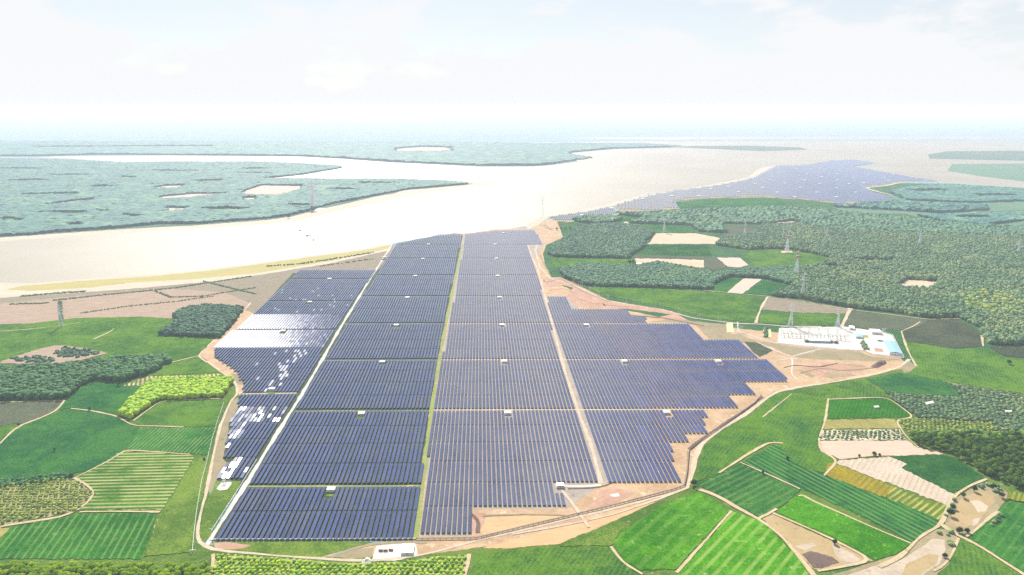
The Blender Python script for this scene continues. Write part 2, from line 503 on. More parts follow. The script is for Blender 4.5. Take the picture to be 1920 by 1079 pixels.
sheet('bare_soil', [(402, 655), (402, 672), (421, 682), (436, 692), (449, 704), (457, 725), (459, 737), (447, 740), (444, 722), (430, 708), (405, 690), (375, 668)], M['soil_tan'], 2.4, label='stepped tan margin left of the blue tables', cat='ground')
sheet('bare_soil', [(432, 700), (449, 703), (457, 722), (446, 722), (440, 712)], M['olive_soil'], 2.6, label='small olive corner beside the left road bend', cat='ground')
sheet('grass_verge', [(397, 1016), (560, 1015), (690, 1016), (700, 1017), (660, 1027), (600, 1045), (540, 1041), (460, 1034), (400, 1029)], M['grass'], 2.6, label='grass verge between the front fence and the bottom road', cat='grass', kind='stuff')
sheet('bare_soil', [(400, 1018), (430, 1017), (470, 1023), (460, 1028), (430, 1031), (405, 1029)], M['soil_red'], 2.8, label='bare reddish patch in the front grass verge', cat='ground')
sheet('grass_verge', [(628, 1045), (668, 1031), (700, 1026), (696, 1046), (660, 1048)], M['olive_soil'], 2.8, label='olive triangle of weeds beside the white shed yard', cat='grass', kind='stuff')
sheet('yard', [(697, 1052), (706, 1024), (742, 1019), (780, 1019), (782, 1043), (740, 1052)], M['gravel'], 2.9, label='white gravel yard round the white shed', cat='yard')
sheet('bare_soil', [(880, 1008), (884, 960), (912, 963), (905, 985), (893, 1006)], M['soil_red'], 2.2, label='reddish earth bank beside the last front tables', cat='ground')
sheet('bare_soil', [(912, 972), (990, 966), (1060, 968), (1000, 985), (905, 1004), (900, 995)], M['soil_orange'], 2.2, label='ploughed orange earth in front of the middle tables', cat='ground')
sheet('bare_soil', [(905, 1028), (1000, 1002), (1100, 974), (1130, 968), (1200, 945), (1250, 930), (1180, 965), (1100, 998), (1050, 1020), (950, 1029)], M['soil_orange'], 2.2, label='long ploughed orange earth wedge at the front', cat='ground')
sheet('bare_soil', [(1115, 920), (1160, 917), (1190, 925), (1150, 945), (1100, 958), (1118, 935)], M['soil_red'], 2.4, label='reddish dug earth in front of the tan lane', cat='ground')
sheet('bare_soil', [(1143, 928), (1160, 925), (1162, 931), (1148, 932)], M['gravel'], 2.6, label='small white puddle of gravel on dug earth', cat='ground', amp=.4)
sheet('bare_soil', [(1025, 540), (1055, 535), (1075, 540), (1062, 557), (1070, 575), (1180, 580), (1260, 590), (1220, 598), (1300, 606), (1260, 584), (1140, 563), (1094, 540), (1050, 520), (1020, 520)], M['soil_red'], 2.1, label='reddish graded earth above the right tables', cat='ground')
sheet('grass_verge', [(1215, 604), (1260, 598), (1330, 606), (1362, 608), (1370, 627), (1383, 627), (1420, 640), (1460, 648), (1440, 650), (1330, 636), (1300, 606)], M['olive_soil'], 2.3, label='olive rough ground left of the substation', cat='grass', kind='stuff')
sheet('grass_verge', [(1395, 641), (1420, 643), (1450, 658), (1425, 670), (1413, 662)], M['farm_grass_shaded'], 2.4, label='dull green triangle beside the right tables', cat='grass', kind='stuff')
sheet('bare_soil', [(1430, 641), (1480, 650), (1540, 655), (1487, 668), (1455, 655)], M['olive_soil'], 2.4, label='olive earth triangle below the substation', cat='ground')
sheet('bare_soil', [(1487, 670), (1542, 656), (1612, 660), (1630, 668), (1690, 674), (1660, 678), (1600, 676), (1530, 674)], M['olive_soil'], 2.4, label='olive earth band below the white substation yard', cat='ground')
sheet('bare_soil', [(1500, 690), (1550, 680), (1600, 684), (1620, 692), (1590, 706), (1540, 708)], M['soil_red'], 2.3, label='pale trampled earth on the works site', cat='ground')
for i, q in enumerate([[(1497, 693), (1515, 697), (1530, 705), (1522, 709), (1505, 701)], [(1565, 701), (1590, 700), (1606, 704), (1580, 708)], [(1580, 683), (1615, 684), (1625, 689), (1600, 688)], [(1550, 697), (1580, 703), (1560, 710), (1545, 706)]]):
    sheet('bare_soil', q, M['river_bank'], 2.5, label='dark weedy patch on the pale works site', cat='ground', group='weedy patches on the works site')
sheet('bare_soil', [(1690, 690), (1703, 676), (1718, 688), (1712, 697), (1695, 700)], M['olive_soil'], 2.5, label='rough corner at the right tip of the works site', cat='ground')

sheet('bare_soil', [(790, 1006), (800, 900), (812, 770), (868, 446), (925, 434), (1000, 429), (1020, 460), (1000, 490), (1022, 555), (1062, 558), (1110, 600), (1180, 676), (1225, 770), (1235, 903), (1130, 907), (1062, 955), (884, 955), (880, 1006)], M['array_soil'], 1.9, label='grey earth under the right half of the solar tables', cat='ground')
# lanes inside the farm
strip('lane', [(779, 1010), (790, 930), (808, 775), (823, 678), (836, 608), (846, 558), (854, 518), (861, 486), (866, 459)], 6.2, M['lane_green'], 4, label='yellow green lane between the middle blocks of tables', cat='lane')
strip('lane', [(1127, 907), (1110, 840), (1084, 771), (1060, 700), (1040, 625), (1022, 557), (1008, 505), (996, 480), (990, 461)], 5.0, M['path_pale'], 4, label='pale dirt lane right of the middle block of tables', cat='lane')
strip('road', [(388, 1023), (398, 1006), (430, 957), (459, 912), (524, 806), (563, 745), (600, 682), (640, 612), (690, 530), (720, 483), (735, 459)], 5.5, M['concrete'], 4, label='straight pale concrete road along the left blocks of tables', cat='road')
for (a, b, y, nm) in ((464, 788, 912.7, 'nearest'), (552, 806, 771.5, 'second'), (604, 820, 676.5, 'third'), (642, 834, 608, 'fourth'), (670, 846, 557.5, 'fifth')):
    strip('lane', [(a, y), (b, y - .8)], 4.0, M['lane_green'], 3.6, label='cross lane behind the front blocks, %s from the viewer' % nm, cat='lane')
for (a, b, y, nm) in ((806, 1330, 769.5, 'nearest'), (822, 1420, 675.6, 'second'), (836, 1215, 607.5, 'third')):
    strip('lane', [(a, y), (b, y - .8)], 4.0, M['path_pale'], 3.6, label='pale cross lane in the right half, %s from the viewer' % nm, cat='lane')
strip('lane', [(447, 739.5), (557, 737.5)], 4.5, M['path_pale'], 3.6, label='short tan cross lane in the left strip of tables', cat='lane')
strip('lane', [(1205, 609), (1226, 639)], 4.5, M['lane_green'], 3.7, label='short green slot in the right hand tables', cat='lane')
strip('road', [(389, 678), (412, 696), (435, 712), (444, 722), (446, 741), (434, 749), (422, 777), (412, 802), (404, 837), (397, 870), (389, 912), (384, 935), (376, 961), (370, 1000), (370, 1018), (381, 1028), (400, 1032), (462, 1037), (512, 1042), (587, 1047), (640, 1051), (700, 1052), (760, 1046), (800, 1040), (850, 1026), (900, 1012), (1000, 990), (1090, 968), (1128, 960), (1262, 925), (1288, 915)],
      3.6, M['path_pale'], 4.4, label='pale perimeter road bending round the left and front of the farm', cat='road')
strip('road', [(389, 680), (371, 668), (384, 654), (410, 632), (445, 598), (462, 578), (470, 568)], 3.5, M['path_pale'], 4.2, label='dirt track climbing past the dark square wood', cat='road')
strip('road', [(620, 1046), (655, 1031), (690, 1021), (740, 1017), (800, 1017)], 5.0, M['olive_soil'], 4.3, label='grey brown track cutting to the white shed', cat='road')
strip('road', [(1288, 916), (1298, 888), (1303, 862), (1310, 838), (1350, 806), (1400, 776), (1440, 745), (1456, 735), (1500, 726), (1560, 717), (1640, 702), (1685, 690), (1705, 674)], 6.0, M['path_pale'], 4.4, label='pale dirt road along the right edge of the farm', cat='road')
strip('road', [(1050, 912), (1075, 913), (1110, 912), (1127, 910)], 4.5, M['concrete'], 4.6, label='short concrete spur to the front right cabin', cat='road')
strip('path', [(1052, 920), (1070, 940), (1085, 962), (1094, 975), (1104, 990)], 3.5, M['path_pale'], 4.7, label='narrow tan path crossing the orange earth', cat='path')
strip('road', [(1010, 450), (1004, 470), (1012, 500), (1030, 522), (1060, 530), (1094, 543), (1130, 562), (1180, 572), (1240, 580), (1300, 597), (1380, 607), (1425, 608), (1470, 612), (1540, 613)], 5, M['path_pale'], 4.2, label='pale dirt track above the right tables to the substation', cat='road')
strip('road', [(1417, 606), (1425, 580), (1440, 556)], 6, M['path_pale'], 4.2, label='tan farm road through green fields, left of two', cat='road')
strip('road', [(1578, 613), (1586, 598), (1594, 578)], 9, M['path_pale'], 4.2, label='wide tan farm road above the substation, right of two', cat='road')
for q, w in (([(1383, 604), (1384, 623), (1422, 634), (1461, 646), (1480, 648), (1519, 652), (1609, 658)], 3.2), ([(1420, 642), (1450, 657), (1480, 668), (1495, 674)], 2.6), ([(1487, 668), (1540, 654)], 2.6), ([(1484, 672), (1486, 678), (1484, 704), (1495, 713)], 2.6), ([(1456, 676), (1497, 672)], 2.4)):
    strip('drain', q, w, M['concrete'], 4.5, label='pale concrete drain crossing the earth by the substation', cat='drain')
    bpy.context.scene.collection.objects[-1]['group'] = 'concrete drains by the substation'

sheet('farmland', [(-400, 612), (300, 592), (430, 600), (420, 660), (460, 700), (460, 760), (430, 870), (400, 900), (370, 1020), (600, 1045), (800, 1040), (1100, 1000), (1290, 915), (1310, 835), (1450, 735), (1700, 690), (1690, 620), (1460, 555), (2200, 570), (2200, 1180), (-400, 1180)],
      crop('rough_grass', (.06, .13, .02), (.13, .2, .035), pale=.6, palec=(.34, .3, .14)), .6, label='rough grass between the fields and paths', cat='grass', kind='stuff')
sheet('farmland', [(1022, 500), (1018, 476), (1024, 460), (1056, 446), (1044, 414), (1090, 408), (1160, 396), (1250, 374), (1480, 368), (1650, 385), (1610, 355), (1690, 344), (1780, 345), (1920, 353), (2400, 372), (2400, 760), (1925, 740), (1720, 705), (1660, 640), (1600, 640), (1440, 622), (1300, 608), (1140, 575), (1040, 530)],
      crop('mid_grass', (.03, .11, .04), (.07, .15, .05), pale=.4, palec=(.2, .2, .1)), .6, label='rough green land between the woods on the right', cat='grass', kind='stuff')
# ---- green field crops
G1, G2 = (.028, .105, .014), (.10, .205, .016)
M['c_green'] = crop('crop_green', G1, G2, pale=.55, palec=(.18, .27, .05), rows=((200, 650), (330, 610)), spacing=5, amp=.3, soil=(.12, .2, .05))
M['c_teal'] = crop('crop_teal', (.010, .085, .024), (.045, .16, .026), pale=.4, palec=(.12, .21, .06), rows=((60, 880), (200, 800)), spacing=4.5, amp=.25, soil=(.06, .15, .04))
M['c_deep'] = crop('crop_deep', (.010, .07, .016), (.035, .125, .022), pale=.15)
M['c_bright'] = crop('crop_bright', (.03, .15, .004), (.07, .26, .008), pale=.7, palec=(.26, .36, .08))
M['c_grey'] = crop('crop_grey', (.075, .10, .06), (.115, .125, .075), pale=.4, palec=(.2, .19, .13))
M['c_dark'] = crop('crop_dark', (.045, .062, .035), (.075, .09, .05), pale=.5, palec=(.13, .14, .09), patch=.4)
M['c_olive'] = crop('crop_olive', (.25, .23, .07), (.34, .30, .10), pale=.3, palec=(.4, .36, .16))
M['c_beige'] = soil('beige_field', (.40, .32, .22), (.47, .38, .27), None, sc=1)
M['c_pink'] = soil('pink_field', (.46, .33, .27), (.52, .38, .31), None, sc=1)
M['c_pale'] = soil('bare_pale_field', (.42, .31, .235), (.48, .37, .285), (.52, .42, .33), sc=1.2, streak=.8)


def field(pts, mat, label, h=.35, level=3, cat='field'):
    return sheet('crop_field', pts, mat, level, h=h, label=label, cat=cat, kind='stuff', amp=1.5)


field([(-200, 625), (-50, 611), (56, 608), (139, 598), (264, 595), (328, 599), (310, 626), (400, 637), (371, 667), (330, 676), (236, 675), (150, 690), (0, 705), (-200, 720)], M['c_green'], 'wide green field under the brown fallow land on the left')
sheet('scrubland', [(5, 678), (60, 660), (100, 650), (118, 649), (160, 655), (203, 664), (140, 680), (92, 690), (50, 684), (0, 683)], M['dry_brown'], 5, h=1.2, label='island of dry scrub in the wide green field', cat='scrub', kind='stuff')
field([(323, 681), (370, 669), (390, 685), (410, 699), (284, 705)], M['c_green'], 'light green triangle by the left road bend')
M['c_orch_tan'] = crop('orchard_tan', (.07, .12, .03), (.09, .15, .04), rows=((240, 705), (236, 725)), spacing=6.5, amp=1, soil=(.50, .36, .22), width=.55)
field([(231, 724), (278, 707), (411, 702), (424, 710), (334, 713), (281, 714), (267, 724)], M['c_orch_tan'], 'tan strip with young planted rows', h=.4)
field([(110, 771), (122, 750), (167, 718), (231, 718), (267, 725), (222, 778), (175, 770), (133, 766)], M['c_teal'], 'dark green field between the dark wood and the bright grove')
field([(-100, 756), (0, 755), (122, 751), (107, 771), (75, 785), (39, 795), (0, 799), (-100, 800)], M['c_grey'], 'grey green field at the left edge', h=.3)
field([(40, 799), (83, 784), (110, 773), (133, 768), (175, 773), (219, 782), (250, 800), (262, 803), (241, 841), (230, 844), (219, 858), (163, 884), (90, 897), (0, 908), (-100, 915), (-100, 850), (0, 835), (25, 808)], M['c_teal'], 'large dark green field at the left edge')
field([(-100, 802), (0, 802), (28, 798), (20, 812), (0, 830), (-100, 850)], M['c_green'], 'small green corner at the left edge')
field([(248, 789), (300, 755), (417, 750), (406, 800), (344, 801), (262, 799)], crop('crop_rows_far', G1, G2, rows=((300, 795), (345, 760)), spacing=5, amp=.4, soil=(.12, .2, .06), width=.4), 'green field in front of the bright grove')
field([(262, 804), (344, 804), (405, 802), (388, 854), (355, 851), (232, 843), (241, 841)], crop('crop_rows_near', (.018, .11, .018), (.045, .18, .028), rows=((270, 840), (310, 806)), spacing=5.5, amp=.7, soil=(.16, .23, .08), width=.4), 'green field with slanting rows, by the left road')
field([(231, 846), (357, 854), (365, 857), (305, 957), (151, 958), (180, 927), (143, 898)], crop('crop_rows_pale', (.035, .12, .012), (.08, .2, .02), rows=((200, 900), (340, 897)), spacing=7.5, amp=.85, soil=(.34, .33, .14), width=.45), 'green field with level pale rows')
field([(-100, 918), (0, 910), (90, 899), (139, 897), (178, 926), (150, 957), (55, 977), (0, 987), (-100, 996)], crop('orchard_olive', (.05, .09, .02), (.10, .15, .03), rows=((60, 960), (90, 905)), spacing=6, amp=.8, soil=(.36, .30, .16), width=.5, dots=6), 'orchard of small bushes at the left edge')
field([(20, 990), (60, 981), (150, 964), (294, 964), (280, 1010), (265, 1049), (0, 1049), (-150, 1049), (-60, 1035), (0, 1015)], crop('crop_rows_low', (.016, .105, .014), (.045, .19, .022), rows=((200, 1045), (245, 966)), spacing=8, amp=.55, soil=(.16, .24, .07), width=.3, pale=.5, palec=(.2, .26, .07)), 'green field of long slanting rows at bottom left')
field([(-150, 998), (0, 990), (18, 991), (0, 1010), (-60, 1032), (-150, 1045)], M['c_olive'], 'olive corner beside the bottom left field', h=.4)
field([(365, 860), (388, 857), (383, 900), (374, 950), (362, 1000), (357, 1035), (270, 1045), (285, 1005), (300, 965), (308, 957)], M['grass'], 'rough grass strip along the left perimeter road', h=.4)
field([(294, 975), (330, 966), (358, 972), (352, 1020), (340, 1034), (276, 1037)], soil('dry_grass', (.30, .25, .13), (.37, .31, .18), (.22, .24, .08), sc=2), 'patch of dry brown grass by the corner of the perimeter road', h=.3, level=4)
field([(404, 1040), (462, 1042), (587, 1052), (640, 1056), (690, 1058), (760, 1053), (800, 1046), (878, 1041), (868, 1075), (858, 1130), (395, 1130)], crop('orchard_rows', (.035, .09, .012), (.075, .15, .02), rows=((420, 1060), (640, 1074)), spacing=7, amp=.9, soil=(.30, .33, .12), width=.42, dots=7), 'rows of bushes along the bottom edge')
strip('path', [(880, 1040), (876, 1060), (868, 1090)], 5, M['path'], 5, label='short tan path at the bottom edge', cat='path')
field([(890, 1041), (955, 1034), (1050, 1027), (1144, 1026), (1165, 1057), (1185, 1068), (1190, 1130), (870, 1130)], M['c_green'], 'green field at the bottom centre')
field([(1085, 1014), (1107, 1004), (1168, 978), (1185, 985), (1160, 1000), (1146, 1024), (1050, 1025)], M['grass'], 'weedy wedge beside the orange earth', h=.4)
BR = dict(pale=.8, palec=(.28, .4, .1))
field([(1150, 1018), (1168, 995), (1240, 950), (1310, 921), (1340, 940), (1368, 958), (1268, 1068), (1200, 1070), (1186, 1060), (1165, 1050)], crop('crop_bright_rows', (.03, .15, .004), (.08, .26, .008), rows=((1190, 1040), (1300, 940)), spacing=14, amp=.3, soil=(.15, .27, .05), width=.4, **BR), 'bright green field below the tree on the corner')
field([(1374, 961), (1425, 977), (1455, 1003), (1500, 1052), (1520, 1085), (1520, 1130), (1230, 1130), (1278, 1070)], crop('crop_bright_rows2', (.04, .18, .004), (.085, .29, .008), rows=((1290, 1070), (1380, 980)), spacing=11, amp=.6, soil=(.24, .34, .08), width=.35, **BR), 'bright green striped field at the bottom edge')
field([(1455, 739), (1480, 737), (1520, 742), (1552, 747), (1549, 772), (1533, 825), (1537, 847), (1572, 862), (1548, 889), (1500, 875), (1452, 832), (1447, 827), (1351, 887), (1308, 903), (1313, 872), (1320, 838), (1362, 805), (1412, 778)],
      crop('crop_wide', (.016, .09, .022), (.11, .22, .01), pale=.4, palec=(.15,.26,.04), rows=((1340, 880), (1440, 760)), spacing=5, amp=.25, soil=(.1, .2, .04), patch=.75, big=.7), 'large green field right of the perimeter road')
field([(1453, 833), (1500, 876), (1547, 891), (1660, 935), (1774, 951), (1764, 981), (1712, 1019), (1650, 985), (1520, 924), (1501, 917), (1391, 868)], crop('crop_dark_rows', (.012, .085, .025), (.03, .16, .022), rows=((1500, 880), (1700, 985)), spacing=8, amp=.75, soil=(.10, .2, .05), width=.4), 'long green field of dark rows on the right')
field([(1302, 908), (1351, 889), (1388, 870), (1501, 920), (1455, 958), (1425, 971), (1368, 942), (1335, 923)], crop('crop_thin', (.012, .095, .018), (.045, .165, .025), rows=((1360, 935), (1440, 895)), spacing=9, amp=.25, soil=(.2, .25, .09), width=.4, pale=.6, palec=(.22, .28, .1)), 'green field with thin pale patches by the lone tree')
field([(1456, 962), (1492, 932), (1503, 924), (1582, 968), (1650, 995), (1708, 1022), (1680, 1040), (1642, 1051), (1564, 1009)], M['c_bright'], 'smooth bright green field above the dry pond')
field([(1553, 871), (1562, 869), (1675, 913), (1660, 934), (1547, 892)], crop('crop_yellow_rows', (.24, .19, .015), (.33, .25, .02), rows=((1555, 893), (1580, 870)), spacing=6.5, amp=.9, soil=(.12, .13, .03), width=.35), 'orange yellow striped field')
field([(1675, 914), (1778, 949), (1764, 976), (1662, 934)], crop('crop_lime_rows', (.09, .14, .015), (.14, .2, .02), rows=((1670, 936), (1695, 918)), spacing=6.5, amp=.9, soil=(.33, .32, .10), width=.4), 'lime green striped field beside the yellow one')
field([(1573, 864), (1666, 857), (1701, 871), (1690, 878), (1790, 928), (1779, 949), (1566, 869)], crop('pale_rows', (.50, .40, .31), (.56, .46, .37), rows=((1680, 925), (1700, 885)), spacing=6, amp=.6, soil=(.28, .26, .15), width=.35), 'bare pale field with faint planted rows', h=.2)
field([(1533, 827), (1702, 827), (1721, 840), (1770, 852), (1670, 855), (1573, 861), (1538, 846)], M['c_pale'], 'smooth bare pale field below the dotted strip', h=.1)
field([(1541, 807), (1687, 806), (1701, 826), (1533, 826)], crop('dotted_rows', (.06, .085, .02), (.09, .12, .03), rows=((1580, 826), (1590, 806)), spacing=6, amp=1, soil=(.58, .5, .38), width=.5, dots=7), 'pale strip dotted with young bushes', h=.3)
field([(1550, 788), (1678, 787), (1687, 804), (1542, 805)], M['c_olive'], 'olive yellow strip above the dotted one', h=.3)
field([(1555, 752), (1665, 748), (1713, 783), (1551, 786)], crop('crop_rich', (.012, .10, .004), (.025, .16, .008), pale=.5, palec=(.14, .2, .04), rows=((1580, 780), (1590, 755)), spacing=5, amp=.3, soil=(.07, .16, .02)), 'rich dark green rectangular field')
field([(1512, 737), (1560, 724), (1622, 712), (1664, 745), (1552, 750)], M['c_green'], 'green field below the tip of the works site')
field([(1624, 711), (1650, 707), (1690, 700), (1735, 708), (1776, 719), (1804, 744), (1733, 740), (1659, 734)], M['c_teal'], 'blue green field right of the works site')
field([(1659, 736), (1733, 742), (1806, 746), (1780, 720), (1860, 733), (1925, 741), (2100, 760), (2100, 830), (1925, 812), (1875, 811), (1861, 793), (1721, 784), (1680, 755)], M['c_dark'], 'dark scrubby young plantation at the right edge', h=1.5)
field([(1679, 787), (1721, 785), (1861, 794), (1875, 811), (1817, 813), (1703, 815), (1690, 804)], crop('young_rows', (.05, .10, .02), (.08, .13, .03), rows=((1750, 812), (1740, 788)), spacing=6, amp=.7, soil=(.22, .24, .10), width=.4, dots=6), 'young plantation in rows above the right wood')
field([(1668, 857), (1770, 854), (1790, 859), (1842, 892), (1846, 898), (1815, 910), (1786, 926), (1692, 878), (1702, 870)], M['c_deep'], 'dark green field below the right wood')
field([(1866, 962), (1888, 941), (1925, 946), (2100, 960), (2100, 1130), (1960, 1100), (1925, 1078), (1816, 1009)], crop('crop_right', (.012, .10, .018), (.04, .17, .022), rows=((1880, 1040), (1910, 1000)), spacing=9, amp=.25, soil=(.15, .26, .07), width=.3, pale=.3), 'green field right of the muddy ponds')
field([(1797, 1013), (1812, 1014), (1912, 1079), (1990, 1130), (1730, 1130), (1757, 1080), (1778, 1060)], M['c_green'], 'green field in the bottom right corner')
field([(1892, 925), (1935, 928), (1935, 945), (1888, 938)], crop('yellow_bushes', (.16, .2, .02), (.24, .27, .03), rows=((1895, 940), (1900, 926)), spacing=5, amp=.8, soil=(.07, .1, .02)), 'yellow green bush rows at the right edge', h=1.2)
# ponds
sheet('pond', [(1429, 974), (1449, 965), (1470, 975), (1557, 1014), (1638, 1052), (1534, 1070), (1522, 1066), (1470, 1008)], M['pond_mud'], 3.5, label='dry brown pond bed beside the bright green field', cat='pond')
sheet('bare_soil', [(1503, 1040), (1520, 1034), (1560, 1045), (1574, 1056), (1540, 1067), (1525, 1066)], M['burnt'], 4, label='dark wet mud in the dry pond', cat='ground')
sheet('bare_soil', [(1490, 1025), (1525, 1018), (1530, 1024), (1510, 1034)], M['mud_pale'], 4, label='pale dried mud in the dry pond', cat='ground')
sheet('bare_soil', [(1560, 1020), (1600, 1040), (1615, 1052), (1585, 1060), (1565, 1040)], M['mud_pale'], 4, label='pale clay end of the dry pond', cat='ground')
sheet('river_bank', [(1642, 1054), (1682, 1040), (1712, 1022), (1742, 994), (1787, 993), (1796, 1012), (1777, 1062), (1757, 1077), (1735, 1130), (1540, 1130), (1560, 1079)], M['river_bank'], 3.3, label='weedy banks of the muddy stream bed', cat='ground')
sheet('river_bed', [(1590, 1079), (1640, 1062), (1690, 1050), (1735, 1022), (1748, 1011), (1772, 1013), (1773, 1030), (1762, 1058), (1735, 1075), (1700, 1130), (1520, 1130)], M['mud_pale'], 3.8, label='pale muddy stream bed at the bottom right', cat='stream')
sheet('pond', [(1690, 1079), (1700, 1058), (1740, 1040), (1760, 1042), (1755, 1058), (1735, 1070), (1715, 1090)], M['pond_mud'], 4.2, label='brown puddle in the muddy stream bed', cat='pond')
sheet('river_bank', [(1772, 985), (1770, 972), (1790, 935), (1820, 918), (1850, 905), (1870, 910), (1890, 925), (1885, 940), (1864, 965), (1823, 998), (1800, 1004)], M['river_bank'], 3.3, label='weedy banks round the brown pond', cat='ground')
sheet('pond', [(1780, 980), (1790, 950), (1805, 934), (1835, 922), (1862, 930), (1866, 940), (1848, 962), (1830, 985), (1800, 990)], M['pond_mud'], 3.8, label='shallow brown pond near the right wood', cat='pond')
sheet('bare_soil', [(1817, 938), (1838, 940), (1853, 950), (1848, 960), (1835, 962), (1828, 952)], M['path_pale'], 4.2, label='white mud bank in the brown pond', cat='ground')
sheet('bare_soil', [(1824, 975), (1838, 972), (1834, 983), (1824, 988)], M['mud_pale'], 4.2, label='pale clay patch at the pond edge', cat='ground')
for q, w, lb in (([(1304, 917), (1335, 925), (1368, 945), (1421, 974), (1440, 985), (1472, 1013), (1510, 1058), (1530, 1085)], 5, 'pale farm path from the lone tree to the bottom edge'),
                 ([(1421, 974), (1448, 961), (1456, 955)], 3, 'short path at the corner of the dry pond'), ([(1371, 959), (1320, 1018), (1268, 1075)], 3, 'straight pale path between two bright green fields'),
                 ([(1449, 963), (1500, 985), (1560, 1012), (1640, 1053), (1590, 1062), (1533, 1072)], 3.5, 'pale dyke along the dry pond'),
                 ([(1348, 888), (1400, 854), (1447, 827), (1468, 832)], 3.5, 'pale path with a hooked end between green fields'), ([(1388, 868), (1430, 886), (1500, 918)], 2.5, 'thin pale line between two green fields'),
                 ([(1497, 931), (1512, 924), (1500, 930), (1560, 956), (1640, 992), (1708, 1020)], 2.5, 'thin pale path along the dark rowed field'),
                 ([(1648, 1064), (1690, 1045), (1712, 1020), (1740, 996), (1763, 990), (1768, 976), (1779, 950), (1790, 930), (1815, 913), (1850, 899)], 4, 'tan path winding past the ponds'),
                 ([(1765, 985), (1790, 1004), (1812, 1010), (1860, 1040), (1920, 1079), (1950, 1098)], 5, 'tan path to the bottom right corner'), ([(1797, 1010), (1788, 1035), (1775, 1060), (1750, 1072)], 3, 'narrow path beside the stream bed'),
                 ([(1810, 1008), (1830, 996), (1850, 975), (1872, 960)], 3.5, 'pale dyke on the right side of the pond'), ([(1553, 748), (1547, 790), (1535, 825), (1538, 847), (1573, 863), (1545, 893)], 3, 'pale edge along the striped fields'),
                 ([(1552, 750), (1622, 747), (1665, 746), (1690, 765), (1716, 784), (1678, 788), (1700, 822), (1722, 840)], 2.5, 'thin path round the rich green field'),
                 ([(1573, 862), (1640, 855), (1668, 855)], 2, 'thin dark line between the pale fields'), ([(1778, 719), (1850, 731), (1925, 741)], 2.5, 'thin tan path above the dark plantation'),
                 ([(1145, 1026), (1165, 1055), (1190, 1070), (1205, 1078)], 3.5, 'pale path at the bottom centre'), ([(1484, 740), (1430, 783)], 2, 'thin pale track in the large green field'),
                 ([(0, 833), (20, 812), (40, 797), (83, 783), (107, 771), (121, 752)], 3.5, 'tan path winding along the left edge'), ([(133, 767), (172, 771), (219, 781), (250, 800), (300, 800), (344, 802)], 2.5, 'pale path below the bright grove'),
                 ([(-40, 756), (60, 754), (122, 752)], 2, 'thin pale edge under the dark wood'), ([(250, 790), (300, 753), (417, 748)], 2, 'white track in front of the bright grove'),
                 ([(139, 897), (165, 912), (180, 926), (165, 945), (150, 959), (110, 973), (55, 979), (0, 989)], 3.5, 'tan path round the small orchard'), ([(150, 961), (220, 960), (300, 961)], 3, 'level tan path between two rowed fields'),
                 ([(143, 896), (219, 858), (231, 844), (357, 853)], 2.5, 'thin tan path above the pale rowed field'), ([(400, 1040), (402, 1055), (396, 1075)], 4, 'tan gap beside the bottom left grove'),
                 ([(0, 622), (60, 618), (115, 611), (150, 606)], 2.5, 'thin pale path to the left pylon'), ([(175, 637), (205, 624), (214, 617)], 3, 'short tan path in the wide green field'),
                 ([(323, 680), (345, 675), (371, 668)], 3, 'white farm path from the dark wood to the road'), ([(1470, 560), (1600, 582), (1742, 600), (1798, 598)], 3, 'white edge along the foot of the big wood'),
                 ([(1690, 622), (1697, 645), (1705, 665), (1718, 688)], 3.5, 'pale path right of the substation yard'), ([(1690, 622), (1712, 613), (1725, 604)], 2.5, 'thin pale path above the substation'),
                 ([(1094, 537), (1180, 538), (1260, 541), (1340, 547), (1445, 557)], 2.5, 'pale edge above the long green field'), ([(1841, 630), (1843, 650)], 4, 'white bare strip at the corner of the big wood')):
    strip('path', q, w, M['path'], 5.5 if q[0][1] > 600 else 5, label=lb, cat='path')
for o in COL.objects:
    if o.name.startswith('path'):
        o.location.z = .38

for q, w, mm, lb in (([(1292, 843), (1312, 826), (1350, 800), (1390, 775), (1430, 745)], 4.5, 'burnt', 'brown ditch beside the right perimeter road'), ([(1284, 910), (1289, 885), (1291, 848)], 3.5, 'olive_soil', 'dull ditch beside the right perimeter road'),
                     ([(1030, 545), (1060, 541), (1075, 548), (1085, 562), (1120, 570), (1180, 576)], 4, 'soil_red', 'reddish track on the graded earth'), ([(1025, 530), (1050, 522), (1090, 545), (1140, 566)], 3, 'olive_soil', 'dull ditch on the graded earth'),
                     ([(1180, 592), (1240, 596), (1320, 612)], 5, 'burnt', 'dark wet strip above the right tables'), ([(1012, 478), (1022, 500), (1030, 512)], 4, 'olive_soil', 'dull track along the dirt corridor'),
                     ([(905, 968), (980, 965), (1060, 967)], 2.5, 'olive_soil', 'shallow drain in front of the last tables'), ([(1065, 917), (1120, 916), (1140, 914), (1150, 905)], 2.5, 'burnt', 'dark drain below the pale lane'),
                     ([(1500, 700), (1540, 690), (1580, 696), (1640, 690)], 3, 'olive_soil', 'wheel track across the works site'), ([(1470, 690), (1490, 684), (1530, 690), (1570, 682)], 3, 'burnt', 'dark rut across the works site'),
                     ([(880, 962), (900, 975), (895, 1000)], 4, 'burnt', 'dark rut beside the last front tables'), ([(1290, 915), (1240, 935), (1150, 966), (1060, 985), (960, 1003)], 3, 'path_pale', 'wheel track in the orange earth')):
    strip('track', q, w, M[mm], 5.5, label=lb, cat='track')
